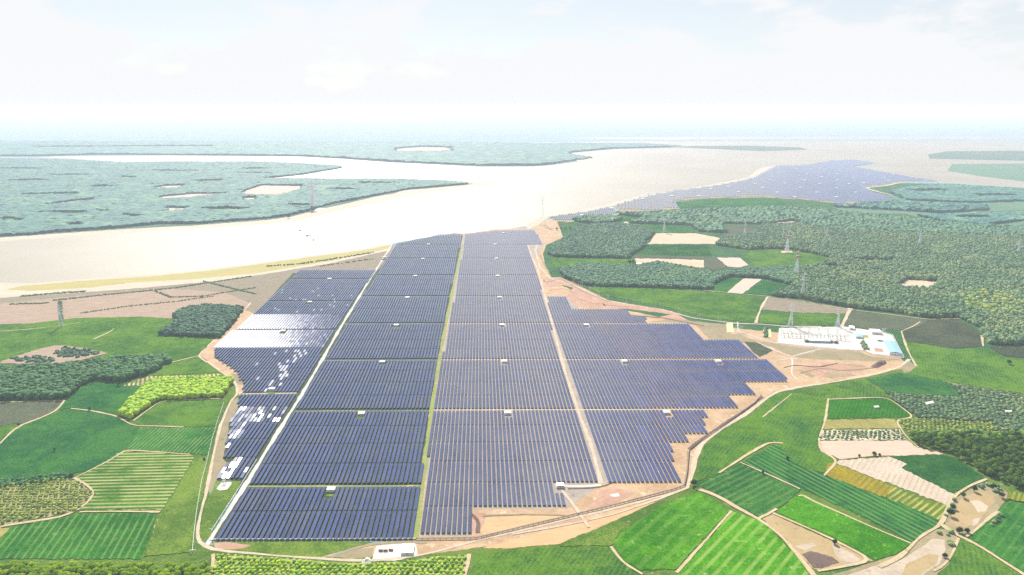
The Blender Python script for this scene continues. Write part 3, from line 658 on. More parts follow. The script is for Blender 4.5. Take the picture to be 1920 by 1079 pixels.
# ---- right middle fields
field([(1098, 539), (1180, 540), (1260, 543), (1340, 549), (1432, 557), (1414, 605), (1330, 597), (1260, 579), (1200, 567), (1140, 556)], M['c_green'], 'long light green field right of the tables')
field([(1427, 583), (1500, 588), (1584, 590), (1575, 611), (1500, 611), (1424, 606)], M['c_green'], 'green field between the two tan farm roads')
field([(1441, 557), (1500, 566), (1590, 580), (1585, 589), (1500, 587), (1429, 582)], M['dry_scrub'], 'brown stubble strip below the wood edge', h=.3)
field([(1597, 584), (1742, 601), (1722, 613), (1690, 620), (1640, 620), (1582, 612)], M['c_grey'], 'grey green field above the substation')
field([(1745, 601), (1797, 599), (1840, 626), (1840, 650), (1790, 654), (1700, 640), (1693, 624), (1724, 613)], M['c_dark'], 'dull dark field in the corner of the big wood')
field([(1690, 626), (1702, 642), (1790, 656), (1843, 652), (1925, 662), (2100, 680), (2100, 758), (1925, 739), (1860, 731), (1776, 718), (1700, 700), (1718, 690), (1706, 665)], M['c_green'], 'broad hazy green field right of the substation')
field([(1855, 652), (1925, 652), (2100, 655), (2100, 690), (1925, 672), (1880, 668)], M['c_dark'], 'dull scrub at the right edge below the big wood', h=1.2)
field([(1320, 547), (1334, 534), (1368, 522), (1395, 522), (1362, 550)], M['c_teal'], 'dark green wedge left of the pink strip')
field([(1382, 523), (1428, 524), (1393, 551), (1363, 550)], M['c_pink'], 'pink brown bare strip between dark green wedges', h=.1)
field([(1430, 525), (1489, 538), (1480, 546), (1445, 554), (1395, 551)], M['c_teal'], 'dark green wedge right of the pink strip')
field([(1030, 484), (1100, 487), (1186, 487), (1178, 501), (1089, 499), (1044, 506)], M['c_green'], 'pale green strip between two woods', h=.3)
field([(1190, 485), (1320, 488), (1320, 502), (1240, 502), (1196, 499)], M['c_beige'], 'beige field beside the white farmhouse', h=.1)
field([(1322, 482), (1344, 484), (1364, 500), (1350, 508), (1322, 503)], M['c_grey'], 'grey green field next to the beige one', h=.3)
field([(1342, 484), (1388, 484), (1403, 498), (1383, 502), (1362, 500)], M['c_pink'], 'pink bare field among the woods', h=.1)
field([(1190, 477), (1213, 460), (1326, 460), (1336, 481), (1322, 481)], M['c_deep'], 'dark green rectangular field among the woods')
field([(1186, 479), (1322, 482), (1320, 487), (1190, 484)], M['c_grey'], 'narrow grey strip above the beige field', h=.3)
field([(1219, 455), (1228, 438), (1305, 438), (1350, 447), (1341, 458), (1213, 458)], M['c_beige'], 'beige bare field under the pylon', h=.1)
field([(1208, 423), (1300, 426), (1308, 437), (1231, 437)], M['c_teal'], 'blue green field behind the pylon')
field([(1360, 424), (1430, 424), (1414, 442), (1354, 442)], M['c_grey'], 'dull field between far woods', h=.3)
field([(1395, 484), (1405, 470), (1480, 469), (1497, 472), (1558, 484), (1535, 497), (1500, 503), (1420, 503)], M['c_green'], 'green clearing round the red topped pylon')
field([(1437, 416), (1490, 416), (1486, 420), (1433, 420)], M['c_pink'], 'thin pink clearing behind far trees', h=.1)
field([(1600, 489), (1672, 489), (1672, 494), (1610, 493)], M['c_beige'], 'thin beige clearing in the big wood', h=.1)
field([(1700, 525), (1760, 529), (1742, 544), (1684, 538)], M['c_beige'], 'square beige clearing in the big wood', h=.1)
field([(1545, 498), (1568, 499), (1572, 506), (1550, 505)], M['c_teal'], 'small green clearing in the big wood', h=.1)
field([(1261, 379), (1380, 372), (1465, 374), (1482, 391), (1282, 396)], M['c_teal'], 'blue green field along the far arrays')
field([(1030, 464), (1062, 444), (1075, 442), (1040, 458)], M['c_grey'], 'dull strip beside the bare mound', h=.3)
field([(1112, 418), (1160, 404), (1210, 408), (1205, 421), (1140, 421)], M['c_teal'], 'blue green field below the far tables')
field([(1560, 390), (1700, 360), (1920, 358), (2300, 360), (2300, 400), (1920, 395), (1700, 402), (1600, 400)], M['far_field'], 'far hazy field on the right shore', h=.3)
field([(1700, 402), (1920, 396), (2300, 402), (2300, 430), (1920, 428), (1760, 420)], M['far_field'], 'far hazy field behind the big wood', h=.3)
strip('path', [(1693, 342), (1660, 349), (1622, 353), (1650, 361), (1688, 370), (1693, 376), (1670, 383), (1640, 384.5), (1577, 384)], 16, M['path_pale'], 7, label='pale winding track at the edge of the far arrays', cat='path')
strip('path', [(1060, 417), (1130, 409), (1160, 401)], 10, M['path_pale'], 7, label='pale track under the nearest far tables', cat='path')
strip('path', [(1491, 374), (1450, 371), (1385, 371), (1340, 376), (1262, 378), (1282, 394)], 11, M['path_pale'], 7, label='pale track round the far blue green field', cat='path')
strip('path', [(1860, 428), (1895, 418), (1925, 412)], 22, M['path_pale'], 7, label='pale shore far right behind the big wood', cat='path')
strip('path', [(1740, 408), (1800, 402), (1850, 394), (1905, 387)], 14, M['path_pale'], 7, label='thin pale inlet far right', cat='path')
sheet('shore', [(985, 424), (1005, 410), (1060, 399), (1130, 386), (1170, 374), (1240, 362), (1330, 347), (1400, 334), (1425, 316), (1460, 309), (1470, 312), (1420, 333), (1332, 351), (1267, 358), (1205, 371), (1142, 389), (1098, 398), (1030, 407), (1010, 422), (990, 431)], M['sand'], 2.4,
      label='pale beach running to the far arrays', cat='shore')

# clearings on the left spit
CLEAR = [([(85, 385), (133, 378), (178, 374), (173, 378), (140, 382), (90, 387)], 'sand'), ([(227, 332), (258, 333), (255, 336), (229, 336)], 'sand'), ([(285, 353), (314, 348.5), (350, 348), (334, 355), (295, 356)], 'sand'),
         ([(297, 370), (360, 364), (440, 363), (354, 373), (300, 375)], 'c_pink'), ([(450, 362), (490, 348), (567, 349), (564, 358), (520, 369), (460, 367)], 'c_pink'), ([(454, 372), (484, 370), (480, 377), (455, 377)], 'c_pink'),
         ([(310, 390), (357, 391), (344, 397), (314, 398)], 'c_pink'), ([(180, 396), (213, 397), (187, 401)], 'c_pink'), ([(-20, 388), (13, 388), (0, 393), (-20, 394)], 'sand'),
         ([(360, 340), (420, 338), (410, 343), (367, 343)], 'c_olive'), ([(40, 365), (150, 363), (148, 367), (42, 368)], 'c_olive'), ([(125, 422), (155, 420), (158, 426), (130, 427)], 'c_olive')]
rs_ = random.Random(41)
for (cx_, cy_, w_, h_) in ((60, 340, 45, 2.5), (190, 352, 30, 2.5), (120, 401, 60, 3), (250, 407, 26, 3), (420, 394, 55, 3), (560, 386, 30, 3), (330, 322, 50, 1.5), (480, 318, 30, 1.5), (40, 318, 70, 1.5), (640, 357, 40, 2.2), (20, 414, 30, 4), (470, 326, 40, 1.2), (130, 330, 40, 1.5), (700, 345, 45, 1.5)):
    n_ = 9
    CLEAR.append(([(cx_ + w_ * math.cos(6.283 * k_ / n_) * rs_.uniform(.5, 1.2), cy_ - h_ * math.sin(6.283 * k_ / n_) * rs_.uniform(.4, 1.3)) for k_ in range(n_)], 'spit_field'))
for i, (q, mm) in enumerate(CLEAR):
    sheet('clearing', q, M[mm], 3.2, label='open clearing in the woods of the left spit', cat='clearing', group='clearings on the left spit', amp=.4)


# ------------------------------------------------------------------ polygon tests
def inside(poly, x, y):
    x = np.asarray(x); y = np.asarray(y)
    r = np.zeros(x.shape, bool)
    n = len(poly)
    for i in range(n):
        x1, y1 = poly[i]; x2, y2 = poly[(i + 1) % n]
        if y1 == y2: continue
        c = ((y1 > y) != (y2 > y)) & (x < (x2 - x1) * (y - y1) / (y2 - y1) + x1)
        r ^= c
    return r


def wpoly(q):
    return [P(*a) for a in q]


# ------------------------------------------------------------------ woods
def ico(sub):
    bm = bmesh.new(); bmesh.ops.create_icosphere(bm, subdivisions=sub, radius=1)
    v = np.array([q.co[:] for q in bm.verts]); f = np.array([[q.index for q in t.verts] for t in bm.faces]); bm.free()
    return v, f


ICO = {1: ico(1), 2: ico(2)}


def crowns(name, polys, holes, spacing, r, h, mat, label, cat='wood', sub=2, seed=1, hvar=.25, jit=.42, clip=True):
    """a wood that reads as one mass: many separate lumpy crowns, as one object"""
    rs = np.random.RandomState(seed)
    V, Fc, T = [], [], []
    bv, bf = ICO[sub]
    pts = []
    for q in polys:
        w = wpoly(q); xs = [a[0] for a in w]; ys = [a[1] for a in w]
        gx, gy = np.meshgrid(np.arange(min(xs), max(xs), spacing), np.arange(min(ys), max(ys), spacing * .9))
        gx = gx + (np.arange(gx.shape[0]) % 2)[:, None] * spacing * .5
        gx = (gx + rs.uniform(-jit, jit, gx.shape) * spacing).ravel(); gy = (gy + rs.uniform(-jit, jit, gy.shape) * spacing).ravel()
        k = inside(w, gx, gy)
        for hq in holes: k &= ~inside(wpoly(hq), gx, gy)
        pts.append(np.stack([gx[k], gy[k]], 1))
    pts = np.concatenate(pts)
    n = len(pts)
    # several pre-lumped crown shapes
    shapes = []
    for i in range(8):
        a = bv.copy()
        d = rs.normal(size=(5, 3)); d /= np.linalg.norm(d, axis=1)[:, None]
        bump = np.zeros(len(a))
        for j in range(5): bump += np.clip((a @ d[j]) - .35, 0, 1) * rs.uniform(.2, .7)
        a = a * (1 + bump + rs.uniform(-.16, .16, len(a)))[:, None]
        a[:, 2] *= .85
        shapes.append(a)
    idx = rs.randint(0, 8, n)
    S = np.stack(shapes)[idx]                                   # n, nv, 3
    sc = r * (1 + rs.uniform(-hvar, hvar, n))
    ang = rs.uniform(0, 6.28, n); ca, sa = np.cos(ang), np.sin(ang)
    X = S[..., 0] * ca[:, None] - S[..., 1] * sa[:, None]; Y = S[..., 0] * sa[:, None] + S[..., 1] * ca[:, None]
    zz = h * (1 + rs.uniform(-hvar, hvar, n) * .8)
    vx = pts[:, 0, None] + X * sc[:, None]; vy = pts[:, 1, None] + Y * sc[:, None]
    vz = np.maximum(.1, zz[:, None] - sc[:, None] * .8 + S[..., 2] * sc[:, None] * np.where(S[..., 2] < 0, zz[:, None] / sc[:, None] * .8, 1.0))
    verts = np.stack([vx, vy, vz], -1).reshape(-1, 3)
    nv = len(bv)
    fc = (bf[None] + (np.arange(n) * nv)[:, None, None]).reshape(-1)
    tint = np.repeat(rs.uniform(0, 1, n), nv) + rs.uniform(-.15, .15, n * nv)
    me = mesh_np(name, verts, fc, np.full(n * len(bf), 3), tint=np.clip(tint, 0, 1))
    return tag(link(name, me, mat), label, cat, None, 'stuff')


def canopy(name, poly, holes, step, h, mat, label, seed=1, cat='wood', var=.45):
    """distant wood: one closed, lumpy canopy with its own height and flanks"""
    rs = np.random.RandomState(seed)
    w = wpoly(poly); xs = [a[0] for a in w]; ys = [a[1] for a in w]
    ax, ay = np.arange(min(xs), max(xs), step), np.arange(min(ys), max(ys), step)
    gx, gy = np.meshgrid(ax, ay)
    cxs, cys = gx[:-1, :-1] + step / 2, gy[:-1, :-1] + step / 2
    k = inside(w, cxs, cys)
    for hq in holes: k &= ~inside(wpoly(hq), cxs, cys)
    ny, nx = gx.shape
    lowf = np.sin(gx * .006 + np.sin(gy * .004) * 2) * np.sin(gy * .007 + 1.3)
    gz = h * (1 + .15 * lowf + rs.uniform(-var, var, gx.shape))
    jx = gx + rs.uniform(-.35, .35, gx.shape) * step; jy = gy + rs.uniform(-.35, .35, gx.shape) * step
    top = np.stack([jx, jy, gz], -1).reshape(-1, 3); bot = top.copy(); bot[:, 2] = 0
    vid = np.arange(ny * nx).reshape(ny, nx); N = ny * nx
    a, b, c, d = vid[:-1, :-1], vid[:-1, 1:], vid[1:, 1:], vid[1:, :-1]
    fl = [np.stack([a[k], b[k], c[k]], 1), np.stack([a[k], c[k], d[k]], 1)]
    kp = np.pad(k, 1)
    def side(mask, p, q):
        fl4.append(np.stack([p[mask] + N, q[mask] + N, q[mask], p[mask]], 1))
    fl4 = []
    side(k & ~kp[:-2, 1:-1], a, b); side(k & ~kp[2:, 1:-1], c, d); side(k & ~kp[1:-1, :-2], d, a); side(k & ~kp[1:-1, 2:], b, c)
    f3 = np.concatenate(fl); f4 = np.concatenate(fl4)
    verts = np.concatenate([top, bot])
    used = np.unique(np.concatenate([f3.ravel(), f4.ravel()])); rm = np.full(2 * N, -1); rm[used] = np.arange(len(used))
    flat = np.concatenate([rm[f3].ravel(), rm[f4].ravel()])
    cnt = np.concatenate([np.full(len(f3), 3), np.full(len(f4), 4)])
    tint = rs.uniform(0, 1, len(used))
    me = mesh_np(name, verts[used], flat, cnt, tint=tint)
    return tag(link(name, me, mat), label, cat, None, 'stuff')


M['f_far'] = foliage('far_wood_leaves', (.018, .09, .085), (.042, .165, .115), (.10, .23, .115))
M['f_mid'] = foliage('mid_wood_leaves', (.03, .11, .06), (.075, .185, .075), (.10, .21, .075))
M['f_hill'] = foliage('hill_wood_leaves', (.05, .125, .055), (.115, .21, .075), (.19, .25, .085))
M['f_dark'] = foliage('dark_wood_leaves', (.014, .075, .02), (.05, .16, .032))
M['f_square'] = foliage('square_wood_leaves', (.014, .07, .035), (.045, .14, .06))
M['f_lime'] = foliage('lime_leaves', (.16, .32, .004), (.36, .50, .01))
M['f_yellow'] = foliage('yellow_wood_leaves', (.13, .21, .03), (.28, .34, .05))
M['f_lime_obj'] = foliage('lime_tree_leaves', (.22, .42, .004), (.48, .64, .01), by='obj')
M['f_wood_obj'] = foliage('right_wood_leaves', (.03, .13, .012), (.19, .34, .02), by='obj')
M['f_lone_obj'] = foliage('lone_tree_leaves', (.025, .075, .02), (.06, .13, .03), by='obj')

SPIT = [(-300, 478), (0, 443), (60, 441), (100, 436), (234, 427), (300, 420), (367, 420), (500, 410), (545, 404), (590, 393), (620, 383), (660, 376), (700, 368), (740, 360), (770, 355), (860, 347.5), (880, 345.5), (834, 341.5),
        (733, 338), (600, 338), (494, 337), (500, 335), (567, 328), (640, 315.5), (632, 312), (500, 305.5), (334, 305), (234, 307), (123, 300), (-300, 298)]
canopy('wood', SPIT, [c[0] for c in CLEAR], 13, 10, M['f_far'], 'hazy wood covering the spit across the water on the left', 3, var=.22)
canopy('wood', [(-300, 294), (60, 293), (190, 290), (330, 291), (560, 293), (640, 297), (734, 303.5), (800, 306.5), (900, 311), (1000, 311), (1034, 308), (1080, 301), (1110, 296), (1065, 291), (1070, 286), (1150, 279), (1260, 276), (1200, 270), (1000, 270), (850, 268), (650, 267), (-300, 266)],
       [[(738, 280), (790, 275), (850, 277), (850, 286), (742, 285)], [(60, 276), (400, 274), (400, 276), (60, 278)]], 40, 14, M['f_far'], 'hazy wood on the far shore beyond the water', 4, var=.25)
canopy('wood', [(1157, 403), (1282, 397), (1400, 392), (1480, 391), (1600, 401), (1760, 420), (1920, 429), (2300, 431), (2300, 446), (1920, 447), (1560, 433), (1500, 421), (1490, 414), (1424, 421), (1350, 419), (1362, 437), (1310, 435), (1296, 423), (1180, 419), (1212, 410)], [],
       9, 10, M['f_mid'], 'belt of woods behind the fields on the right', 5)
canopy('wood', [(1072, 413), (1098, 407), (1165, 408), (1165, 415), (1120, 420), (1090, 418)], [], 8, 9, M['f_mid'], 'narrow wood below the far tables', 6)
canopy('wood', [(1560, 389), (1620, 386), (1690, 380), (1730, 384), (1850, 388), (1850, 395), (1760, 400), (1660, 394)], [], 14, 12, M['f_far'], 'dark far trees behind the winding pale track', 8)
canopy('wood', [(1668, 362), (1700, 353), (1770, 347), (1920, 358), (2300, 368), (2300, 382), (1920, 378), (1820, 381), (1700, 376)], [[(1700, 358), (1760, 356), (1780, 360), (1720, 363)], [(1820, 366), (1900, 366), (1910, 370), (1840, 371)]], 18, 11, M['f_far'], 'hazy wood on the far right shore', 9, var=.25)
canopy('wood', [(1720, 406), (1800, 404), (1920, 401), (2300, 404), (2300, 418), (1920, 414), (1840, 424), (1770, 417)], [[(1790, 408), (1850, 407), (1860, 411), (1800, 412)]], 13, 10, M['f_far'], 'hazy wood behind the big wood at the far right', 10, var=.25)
crowns('wood', [[(1028, 477), (1039, 460), (1074, 443), (1077, 428), (1133, 422), (1190, 425), (1228, 439), (1208, 453), (1212, 461), (1187, 477), (1178, 485), (1039, 482)]], [], 7.0, 4.5, 10, M['f_mid'], 'wood right of the bare mound at the far end of the farm', sub=1, seed=5)
crowns('wood', [[(1046, 507), (1089, 499), (1184, 502), (1234, 495), (1294, 506), (1341, 514), (1430, 505), (1500, 505), (1489, 536), (1430, 522), (1368, 519), (1335, 534), (1335, 544), (1237, 540), (1104, 537), (1060, 522)]], [], 6.4, 4.1, 10, M['f_mid'], 'long wood above the long light green field', sub=1, seed=6)
BIG = [(1446, 555), (1480, 544), (1489, 537), (1500, 505), (1545, 497), (1559, 484), (1497, 471), (1480, 467), (1420, 467), (1402, 469), (1341, 460), (1360, 447), (1414, 441), (1430, 424), (1500, 422), (1560, 434), (1920, 448), (2150, 455), (2150, 650), (1925, 648), (1856, 646), (1846, 630), (1841, 618), (1797, 595), (1742, 597), (1695, 589), (1593, 577), (1506, 561)]
HOLES = [[(1598, 487), (1674, 488), (1674, 495), (1608, 494)], [(1697, 524), (1762, 528), (1744, 546), (1680, 540)], [(1435, 414), (1492, 414), (1488, 421), (1431, 421)], [(1543, 497), (1570, 498), (1574, 507), (1548, 506)]]
crowns('wood', [BIG], HOLES, 6.6, 4.2, 10, M['f_hill'], 'big hazy wood spreading over the right side', sub=1, seed=7, hvar=.4)
crowns('wood', [[(1790, 560), (1830, 548), (1880, 556), (1925, 572), (1925, 590), (1860, 595), (1810, 580)]], [], 14, 5.2, 12.2, M['f_yellow'], 'patch of yellow green trees in the big wood', sub=1, seed=17)
crowns('wood', [[(325, 593), (348, 581), (387, 576), (456, 580), (438, 607), (411, 634), (299, 629), (333, 604)]], [], 6.2, 4.0, 9, M['f_square'], 'square dark wood beside the white gleaming tables', seed=8)
crowns('wood', [[(-60, 702), (42, 694), (97, 690), (178, 684), (236, 675), (311, 672), (323, 679), (278, 702), (231, 715), (167, 715), (122, 748), (0, 752), (-60, 753)]], [], 6.5, 4.2, 10, M['f_dark'], 'long dark wood at the left edge', seed=9)
crowns('wood', [[(224, 778), (267, 732), (284, 716), (362, 714), (429, 712), (436, 720), (416, 745), (300, 750), (245, 786)]], [], 5.0, 3.3, 8, M['f_lime'], 'bright yellow green grove beside the left road', seed=10)
crowns('scrub', [[(100, 662), (118, 652), (165, 658), (190, 664), (150, 672), (110, 671)], [(20, 674), (70, 668), (110, 676), (90, 684), (40, 680)]], [], 6.5, 2.6, 4, M['f_square'], 'bushes on the island of dry scrub', cat='scrub', seed=12, jit=.6)
crowns('scrub', [[(-60, 905), (40, 899), (135, 888), (140, 897), (40, 912), (-60, 920)]], [], 5, 2.2, 3.5, M['f_dark'], 'hedge between the dark green field and the orchard', cat='scrub', seed=13, jit=.6)
crowns('scrub', [[(1612, 641), (1618, 640), (1628, 656), (1621, 658)], [(1433, 612), (1437, 612), (1440, 632), (1434, 634)]], [], 4, 2.0, 3.5, M['f_hill'], 'brown hedge strips beside the substation', cat='scrub', seed=14)
crowns('scrub', [[(1768, 984), (1774, 962), (1790, 936), (1796, 938), (1784, 962), (1778, 986)], [(1848, 1000), (1860, 980), (1874, 962), (1880, 966), (1868, 984)], [(1755, 1000), (1790, 996), (1792, 1010), (1780, 1040), (1776, 1030), (1778, 1010)], [(1830, 912), (1850, 906), (1880, 916), (1885, 926), (1860, 924)]], [], 6.5, 2.0, 3, M['f_hill'], 'bushes round the muddy ponds', cat='scrub', seed=15, jit=.7)
def along(pts, width):
    w = [Vector(P(*q)) for q in pts]; L, Rr = [], []
    for i, c in enumerate(w):
        d = (w[min(i + 1, len(w) - 1)] - w[max(i - 1, 0)]).normalized(); q = Vector((-d.y, d.x)) * width / 2
        L.append(c + q); Rr.append(c - q)
    return [to_px(v.x, v.y) for v in L + Rr[::-1]]


crowns('hedge', [along([(100, 564), (200, 553), (285, 545), (330, 540), (470, 519)], 9), along([(112, 566), (114, 590), (116, 604)], 7), along([(150, 588), (240, 575), (330, 566), (400, 556)], 5), along([(290, 546), (320, 558), (380, 556), (440, 546), (480, 540)], 6),
                 along([(20, 571), (90, 569)], 8), along([(380, 528), (450, 545), (480, 552)], 6), along([(40, 556), (100, 551), (160, 547)], 12)], [], 3.4, 1.3, 1.9, M['f_hill'], 'dark hedges and scrub lines across the brown fallow land', cat='hedge', seed=51, jit=.6)
crowns('hedge', [along([(500, 500), (560, 496), (640, 484), (700, 474)], 10), along([(600, 500), (700, 486)], 6)], [], 6, 2.2, 2.4, M['f_hill'], 'scrub between the yellow shore grass and the tables', cat='hedge', seed=52, jit=.7)
# small bushes of the young plantations
crowns('orchard', [[(-100, 918), (0, 911), (90, 900), (139, 898), (176, 926), (148, 956), (55, 976), (0, 986), (-100, 994)]], [], 6, 1.5, 2.6, M['f_yellow'], 'small round bushes of the left orchard', cat='orchard', seed=21, jit=.12)
crowns('orchard', [[(404, 1043), (462, 1045), (587, 1055), (690, 1061), (760, 1056), (800, 1049), (876, 1044), (858, 1125), (395, 1125)]], [], 5.5, 1.5, 2.6, M['f_lime'], 'small bright bushes along the bottom edge', cat='orchard', seed=22, jit=.12)
crowns('orchard', [[(1542, 808), (1686, 807), (1700, 825), (1535, 825)]], [], 6.5, 1.5, 2.4, M['f_hill'], 'young dark bushes on the pale dotted strip', cat='orchard', seed=23, jit=.15)
crowns('orchard', [[(1659, 737), (1733, 743), (1806, 747), (1782, 722), (1860, 734), (1925, 742), (1925, 811), (1875, 810), (1861, 792), (1721, 783), (1680, 755)]], [[(1733, 757), (1748, 754), (1752, 760), (1736, 762)], [(1884, 771), (1897, 771), (1897, 776), (1884, 776)]], 6.5, 2.3, 3.4, M['f_hill'], 'dull bushes of the dark plantation at the right edge', cat='orchard', seed=24, jit=.3)
crowns('orchard', [[(1680, 788), (1721, 786), (1861, 795), (1873, 810), (1817, 812), (1704, 814)]], [], 6.0, 1.7, 2.8, M['f_yellow'], 'young bushes in rows above the right wood', cat='orchard', seed=25, jit=.12)
for q in ([(1733, 757), (1748, 754), (1752, 758), (1736, 761)], [(1884, 772), (1897, 772), (1897, 775), (1884, 775)], [(1638, 764), (1646, 763), (1649, 766), (1640, 767)]):
    sheet('bare_soil', q, M['gravel'], 20, h=.8, label='small white bare spot in the right hand plantations', cat='ground', group='white bare spots', amp=.4)


# ------------------------------------------------------------------ single trees
def leaf_crown(seed, r=3.2, h=6.0, n=330, size=.85, lobes=6, heart=.72):
    """tapered crown of leaf clumps scattered through several lobes, with gaps"""
    rr = random.Random(seed)
    v, f, t = [], [], []
    L = []
    for i in range(lobes):
        a = 6.283 * i / lobes + rr.uniform(-.4, .4); d = rr.uniform(.25, .6) * r
        L.append((d * math.cos(a), d * math.sin(a), h * rr.uniform(.5, .78), r * rr.uniform(.42, .66)))
    L.append((0, 0, h * .82, r * .6))
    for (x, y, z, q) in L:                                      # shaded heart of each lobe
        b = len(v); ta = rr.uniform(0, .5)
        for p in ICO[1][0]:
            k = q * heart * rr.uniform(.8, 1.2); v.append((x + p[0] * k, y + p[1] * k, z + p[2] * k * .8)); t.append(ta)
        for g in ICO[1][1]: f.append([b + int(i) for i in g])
    for i in range(n):
        x, y, z, q = L[rr.randrange(len(L))]
        d = Vector((rr.gauss(0, 1), rr.gauss(0, 1), rr.gauss(.15, 1))).normalized()
        k = q * rr.uniform(.75, 1.12)
        c = Vector((x, y, z)) + Vector((d.x * k, d.y * k, d.z * k * .85))
        nrm = (d + Vector((rr.uniform(-.6, .6), rr.uniform(-.6, .6), rr.uniform(.3, 1.8)))).normalized()
        u = nrm.orthogonal().normalized(); w = nrm.cross(u); s = size * rr.uniform(.6, 1.3) * .5
        b = len(v); ta = rr.uniform(0, 1)
        ang = rr.uniform(0, 6.28); u2 = u * math.cos(ang) + w * math.sin(ang); w2 = nrm.cross(u2)
        for (i2, j2) in ((-1, -.7), (1, -.6), (.8, .8), (-.7, 1)):
            q2 = c + u2 * s * i2 + w2 * s * j2; v.append(tuple(q2)); t.append(ta)
        f.append([b, b + 1, b + 2, b + 3])
    return v, f, t


def tree_meshes(kind, mat, count, **k):
    out = []
    for i in range(count):
        v, f, t = leaf_crown(sum(map(ord, kind)) + i * 7, **k)
        me = bpy.data.meshes.new('crown'); me.from_pydata(v, [], f); me.update(); me.materials.append(mat)
        at = me.attributes.new('tint', 'FLOAT', 'POINT'); at.data.foreach_set('value', np.array(t, dtype=np.float32))
        h = k.get('h', 6.0)
        mb = MB(); mb.cyl(0, 0, -.3, h * .55, .22, .12, 7)
        for a in (.4, 2.5, 4.6): mb.bar((0, 0, h * .35), (math.cos(a) * 1.2, math.sin(a) * 1.2, h * .6), .14, 0, .06)
        tm = mb.mesh('trunk'); tm.materials.append(M['trunk'])
        out.append((me, tm))
    return out


def plant(name, variants, x, y, s, label, group=None, cat='tree', z=0.0):
    e = empty(name, (x, y, z), R.uniform(0, 6.28), label, cat, group)
    e.scale = (s * R.uniform(.9, 1.1), s * R.uniform(.9, 1.1), s * R.uniform(.85, 1.15))
    me, tm = variants[R.randrange(len(variants))]
    c = bpy.data.objects.new('crown', me); COL.objects.link(c); c.parent = e
    t = bpy.data.objects.new('trunk', tm); COL.objects.link(t); t.parent = e
    return e


V_lime = tree_meshes('lime', M['f_lime_obj'], 4, r=3.4, h=7.0, n=300, size=.8, lobes=8, heart=.95)
V_wood = tree_meshes('wood', M['f_wood_obj'], 5, r=3.9, h=8.5, n=360, size=.9, lobes=7, heart=.9)
V_lone = tree_meshes('lone', M['f_lone_obj'], 4, r=3.0, h=6.0, n=360, size=.75)


def scatter_trees(poly, spacing, seed, maxn):
    rs = np.random.RandomState(seed)
    w = wpoly(poly); xs = [a[0] for a in w]; ys = [a[1] for a in w]
    gx, gy = np.meshgrid(np.arange(min(xs), max(xs), spacing), np.arange(min(ys), max(ys), spacing * .88))
    gx = gx + (np.arange(gx.shape[0]) % 2)[:, None] * spacing * .5
    gy = (gy + rs.uniform(-.35, .35, gx.shape) * spacing).ravel(); gx = (gx + rs.uniform(-.35, .35, gx.shape) * spacing).ravel()
    k = inside(w, gx, gy); p = np.stack([gx[k], gy[k]], 1)
    p = p[np.argsort(p[:, 1])]
    return p[:maxn], p[maxn:]


near, _ = scatter_trees([(-12, 1049), (60, 1047), (150, 1049), (270, 1051), (360, 1049), (392, 1056), (396, 1092), (-14, 1092)], 6.1, 31, 140)
for (x, y) in near:
    plant('grove_tree', V_lime, x, y, R.uniform(.85, 1.15), 'yellow green leafy tree of the grove along the bottom left edge', 'trees of the bottom left grove')
near, rest = scatter_trees([(1704, 818), (1760, 815), (1875, 815), (1930, 818), (1930, 924), (1890, 910), (1851, 893), (1817, 872), (1781, 852), (1764, 848), (1721, 838), (1706, 826)], 8.2, 33, 200)
for (x, y) in near:
    plant('wood_tree', V_wood, x, y, R.uniform(.85, 1.2), 'dark green broadleaf tree of the wood at the right edge', 'trees of the right edge wood')
for (x, y) in rest:
    pass
if len(rest):
    rs = np.random.RandomState(5); VV, FF, TT, off = [], [], [], 0
    for (x, y) in rest:
        me = V_wood[rs.randint(5)][0]; s = rs.uniform(.85, 1.2); a = rs.uniform(0, 6.28)
        co = np.empty(len(me.vertices) * 3, dtype=np.float32); me.vertices.foreach_get('co', co); co = co.reshape(-1, 3) * s
        q = co.copy(); q[:, 0] = co[:, 0] * math.cos(a) - co[:, 1] * math.sin(a) + x; q[:, 1] = co[:, 0] * math.sin(a) + co[:, 1] * math.cos(a) + y
        VV.append(q); tv = np.full(len(co), rs.uniform(0, 1)); TT.append(tv)
        for pl in me.polygons: FF.append([off + i for i in pl.vertices])
        off += len(co)
    flat = np.array([i for f in FF for i in f]); cnt = np.array([len(f) for f in FF])
    tag(link('wood', mesh_np('wood', np.concatenate(VV), flat, cnt, tint=np.concatenate(TT)), foliage('right_wood_rear', (.03, .13, .012), (.19, .34, .02))), 'rear mass of the wood at the right edge', 'wood', None, 'stuff')

